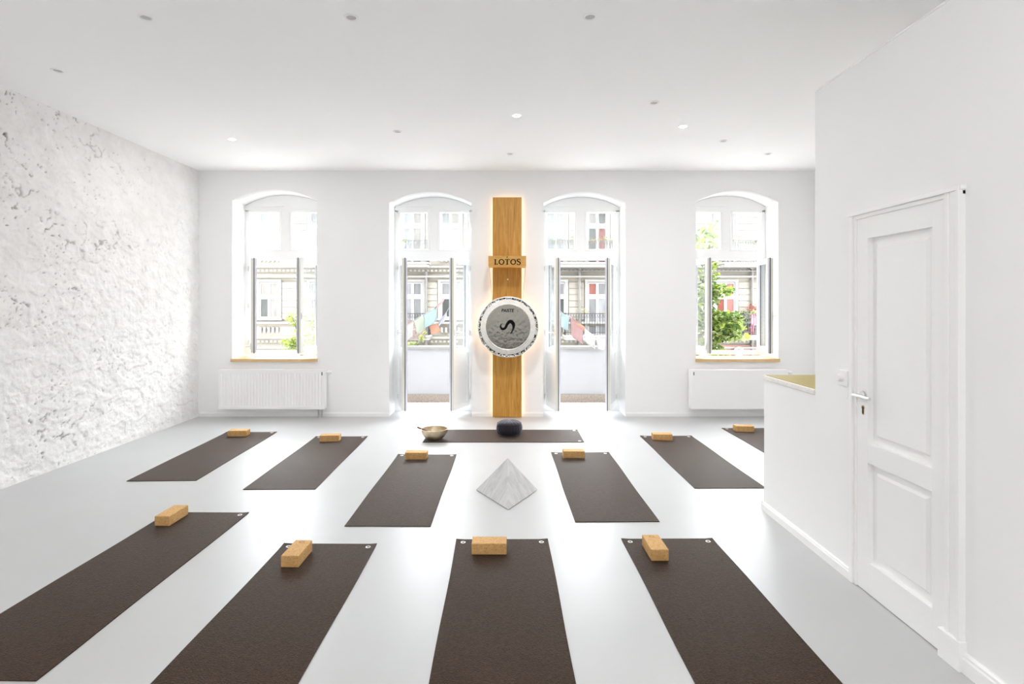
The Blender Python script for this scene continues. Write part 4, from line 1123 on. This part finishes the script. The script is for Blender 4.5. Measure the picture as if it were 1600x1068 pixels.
for px, french, m0, m1 in COLS:
    for lv, mm in ((0, m0), (1, m1)):
        xc = hx(px); zt = 2.55+lv*FL; zb = (0.86 if not french else 0.05)+lv*FL
        if px in (868,) and lv == 1: zb = 0.05+lv*FL
        hw = 0.45
        w = MB(); y0, y1 = YH-0.05, YH-0.02
        w.box(xc-hw, xc-0.385, y0, y1, zb, zt); w.box(xc+0.385, xc+hw, y0, y1, zb, zt); w.box(xc-0.065, xc+0.065, y0, y1, zb, zt)
        zm = zt-0.06-0.50
        for a_, b_ in ((zt-0.06, zt), (zm-0.23, zm), (zb, zb+0.07)):
            w.box(xc-0.385, xc-0.065, y0, y1, a_, b_); w.box(xc+0.065, xc+0.385, y0, y1, a_, b_)
        wo = w.build('window', M['extframe'], hs)
        for q, (xa, xb, za, zb_) in enumerate(((xc-0.385, xc-0.065, zm, zt-0.06), (xc+0.065, xc+0.385, zm, zt-0.06), (xc-0.385, xc-0.065, zb+0.07, zm-0.23), (xc+0.065, xc+0.385, zb+0.07, zm-0.23))):
            g = MB(); g.box(xa, xb, YH-0.03, YH-0.015, za, zb_); g.build('pane', M[mm[q]], wo)
        s = MB(); s.box(xc-hw-0.14, xc-hw, YH-0.09, YH-0.001, zb, zt+0.02); s.box(xc+hw, xc+hw+0.14, YH-0.09, YH-0.001, zb, zt+0.02); s.box(xc-hw-0.14, xc+hw+0.14, YH-0.10, YH-0.001, zt+0.02, zt+0.14)
        if not french: s.box(xc-hw-0.18, xc+hw+0.18, YH-0.16, YH-0.001, zb-0.10, zb)
        s.build('window_surround', M['plaster_w'], hs)
    spans.append((hx(px)-0.60, hx(px)+0.60))
spans.sort()
gaps = []; last = -22
for a_, b_ in spans:
    if a_-last > 0.4: gaps.append((last+0.02, a_-0.02))
    last = b_
gaps.append((last+0.02, 22))
for lv in (0, 1):
    for a_, b_ in gaps:
        if a_ > 15 or b_ < -17: continue
        a2, b2 = max(a_, -17), min(b_, 15)
        for i in range(6):
            z = 0.80+lv*FL+i*0.296
            c = MB(); c.box(a2, b2, YH-0.055, YH-0.001, z, z+0.275); c.build('plaster_course', M['plaster'], hs)
def band(name, y, z0, z1, d, mat):
    c = MB(); c.box(-22, 22, YH-d, YH-0.0005, z0, z1); return c.build(name, M[mat], hs)
for lv in (-1, 0, 1):
    o_ = lv*FL
    band('cornice', 0, 2.78+o_, 2.86+o_, 0.22, 'plaster_w'); band('frieze', 0, 2.64+o_, 2.78+o_, 0.06, 'stucco')
    band('sill_course', 0, 0.60+o_, 0.69+o_, 0.18, 'plaster_w'); band('lower_band', 0, 0.50+o_, 0.60+o_, 0.07, 'stucco')
    band('string_course', 0, -0.10+o_, -0.02+o_, 0.20, 'plaster_w'); band('base_band', 0, -0.30+o_, -0.10+o_, 0.08, 'stucco')
    band('panel_frieze', 0, 3.0+o_, 3.40+o_, 0.05, 'stucco')
    dn = MB()
    for i in range(170):
        x = -17+i*0.2
        if x < 16: dn.box(x, x+0.10, YH-0.11, YH-0.05, 3.06+o_, 3.16+o_); dn.box(x, x+0.10, YH-0.10, YH-0.05, 3.24+o_, 3.30+o_)
    tag(dn.build('dentil_row', M['plaster_w'], hs), kind='stuff')
    for xc in [hx(c[0]) for c in COLS if not c[1]]:
        bs = MB()
        for i in range(5): bs.box(xc-0.45+i*0.2, xc-0.35+i*0.2, YH-0.09, YH-0.02, 0.18+o_, 0.42+o_)
        bs.build('baluster_panel', M['plaster_w'], hs)
# downpipes
for px, top in ((667, 424), (905, 415), (1173, 417)):
    x = hx(px); p = MB(); p.tube([(x, YH-0.16, -5.2), (x, YH-0.16, hz_(top))], 0.055, 10); p.build('downpipe', M['pipe'], hs)
    cl = MB()
    for zz in (-0.4, 0.6, 1.6, 2.3): cl.tube([(x, YH-0.16, zz), (x, YH-0.16, zz+0.05)], 0.075, 10)
    cl.build('pipe_clip', M['pipe'], hs)
    if px > 800:
        e = MB(); e.tube(spline([(x, YH-0.16, hz_(top+4)), (x-0.15, YH-0.2, hz_(418)), (x-0.32, YH-0.22, hz_(417)), (x-0.36, YH-0.22, hz_(413))], 4), 0.04, 8); e.build('pipe_elbow', M['pipe'], hs)
        e = MB(); e.box(x-1.8, x+1.4, YH-0.24, YH-0.20, hz_(424.5), hz_(423)); e.build('cable_rail', M['pipe'], hs)
# balconies across the street
def far_balcony(px0, px1, lv, flowers, label):
    x0, x1 = hx(px0), hx(px1); o_ = lv*FL; yb = YH-0.95
    s = MB(); s.box(x0, x1, yb, YH-0.2, -0.12+o_, 0.08+o_); s.box(x0-0.06, x1+0.06, yb-0.06, YH-0.2, 0.02+o_, 0.10+o_)
    bo_ = s.build('far_balcony', M['plaster_w'], hs)
    r = MB(); zr = 1.08+o_; zl = 0.22+o_
    for z, t in ((zr, 0.035), (zr-0.18, 0.018), (zl, 0.025)):
        r.box(x0, x1, yb, yb+0.04, z, z+t); r.box(x0, x0+0.04, yb, YH-0.2, z, z+t); r.box(x1-0.04, x1, yb, YH-0.2, z, z+t)
    n = int((x1-x0)/0.12)
    for i in range(n+1):
        x = x0+(x1-x0-0.02)*i/n; r.box(x, x+0.018, yb+0.01, yb+0.028, 0.10+o_, zr)
    for i in range(n):
        x = x0+(x1-x0)*(i+0.5)/n
        N = 8
        r.tube([(x+0.05*math.cos(t), yb+0.02, zr-0.075+0.06*math.sin(t)) for t in np.linspace(0, 2*PI, N+1)], 0.008, 4, False)
    for i in range(8):
        y = yb+(0.95-0.2)*i/8; r.box(x0, x0+0.018, y, y+0.018, 0.10+o_, zr); r.box(x1-0.018, x1, y, y+0.018, 0.10+o_, zr)
    r.build('railing', M['iron'], bo_)
    if flowers:
        f = MB(); rr = random.Random(px0+lv)
        for i in range(flowers):
            x = rr.uniform(x0+0.1, x1-0.1); leaf_cloud(f, (x, yb+0.05, zr+0.06+rr.uniform(-0.12, 0.08)), (0.22, 0.12, 0.13), 26, 0.10, px0*7+i, 4)
        tag(f.build('flower_box', [M['leaf_p'], M['leaf'], M['flower_r'], M['flower_y']], bo_, fixn=False), kind='stuff')
    return bo_
far_balcony(585, 674, 0, 0, '')
far_balcony(880, 985, 0, 4, '')
far_balcony(852, 955, 1, 9, '')
far_balcony(596, 672, 1, 3, '')
far_balcony(1148, 1255, 0, 3, '')
far_balcony(1120, 1235, 1, 6, '')
wk = MB(); wk.box(hx(640), hx(670), YH-1.02, YH-0.96, hz_(527), hz_(499)); tag(wk.build('wicker_screen', plain('brown_wicker', (0.07, 0.05, 0.042), 0.9, var=0.5, vscale=25), hs), 'brown wicker screen on a balcony')
# shop front below, with a round sign
c = MB(); c.box(hx(1120), hx(1230), YH-0.12, YH-0.06, -3.2, hz_(538.5)); tag(c.build('shop_front', M['brownwood'], hs), 'red brown shop front')
c = MB(); c.tube([(hx(1150), YH-0.35, hz_(548)), (hx(1150), YH-0.28, hz_(548))], 0.22, 28); so = c.build('round_sign', M['signwhite'], hs); tag(so, 'round white shop sign')
c = MB(); c.tube([(hx(1150), YH-0.356, hz_(548)), (hx(1150), YH-0.350, hz_(548))], 0.15, 24); c.build('sign_centre', M['p_grey'], so)
# parasol and chair on the balcony by the tree
ch = thing('balcony_chair', (hx(1172), YH-0.75, 0.10), 'pink chair with salmon flowers on the far balcony by the tree', 'chair')
m_ = MB(); x = hx(1172); m_.box(x-0.26, x+0.26, YH-0.90, YH-0.64, 0.55, 0.60); m_.build('seat', M['pinkpaint'], ch)
m_ = MB(); m_.box(x-0.26, x+0.26, YH-0.68, YH-0.64, 0.60, 1.08); m_.build('backrest', M['pinkpaint'], ch)
for sx in (-1, 1):
    for yy in (YH-0.88, YH-0.66):
        m_ = MB(); m_.box(x+sx*0.24-0.02, x+sx*0.24+0.02, yy-0.02, yy+0.02, 0.10, 0.55); m_.build('leg', M['pinkpaint'], ch)
fb = thing('flower_pot', (hx(1168), YH-0.42, 0.10), 'pot of tall salmon blossoms behind the far railing', 'plant')
m_ = MB(); m_.lathe([(0.0, 0.0), (0.13, 0.0), (0.17, 0.3), (0.18, 0.32), (0.15, 0.32), (0.0, 0.28)], 16, lambda v: (hx(1168)+v[0], YH-0.42+v[1], 0.10+v[2])); m_.build('pot', M['brownwood'], fb)
m_ = MB(); leaf_cloud(m_, (hx(1169), YH-0.42, 1.35), (0.26, 0.12, 0.2), 90, 0.12, 77, 1); tag(m_.build('blossoms', [M['flower_r']], fb, fixn=False), kind='stuff')
m_ = MB(); leaf_cloud(m_, (hx(1160), YH-0.42, 0.95), (0.5, 0.12, 0.3), 120, 0.13, 78, 2); tag(m_.build('foliage', [M['leaf_p'], M['leaf_d']], fb, fixn=False), kind='stuff')
m_ = MB(); m_.tube([(hx(1168), YH-0.42, 0.38), (hx(1168.5), YH-0.42, 0.9), (hx(1169), YH-0.42, 1.3)], [0.02, 0.015, 0.008], 6); m_.build('stem', M['bark'], fb)
# street
gr = MB(); gr.box(-40, 40, YO, 60, -5.5, -5.2)
tag(gr.build('ground', M['street']), 'grey street far below the windows', 'street', kind='structure')
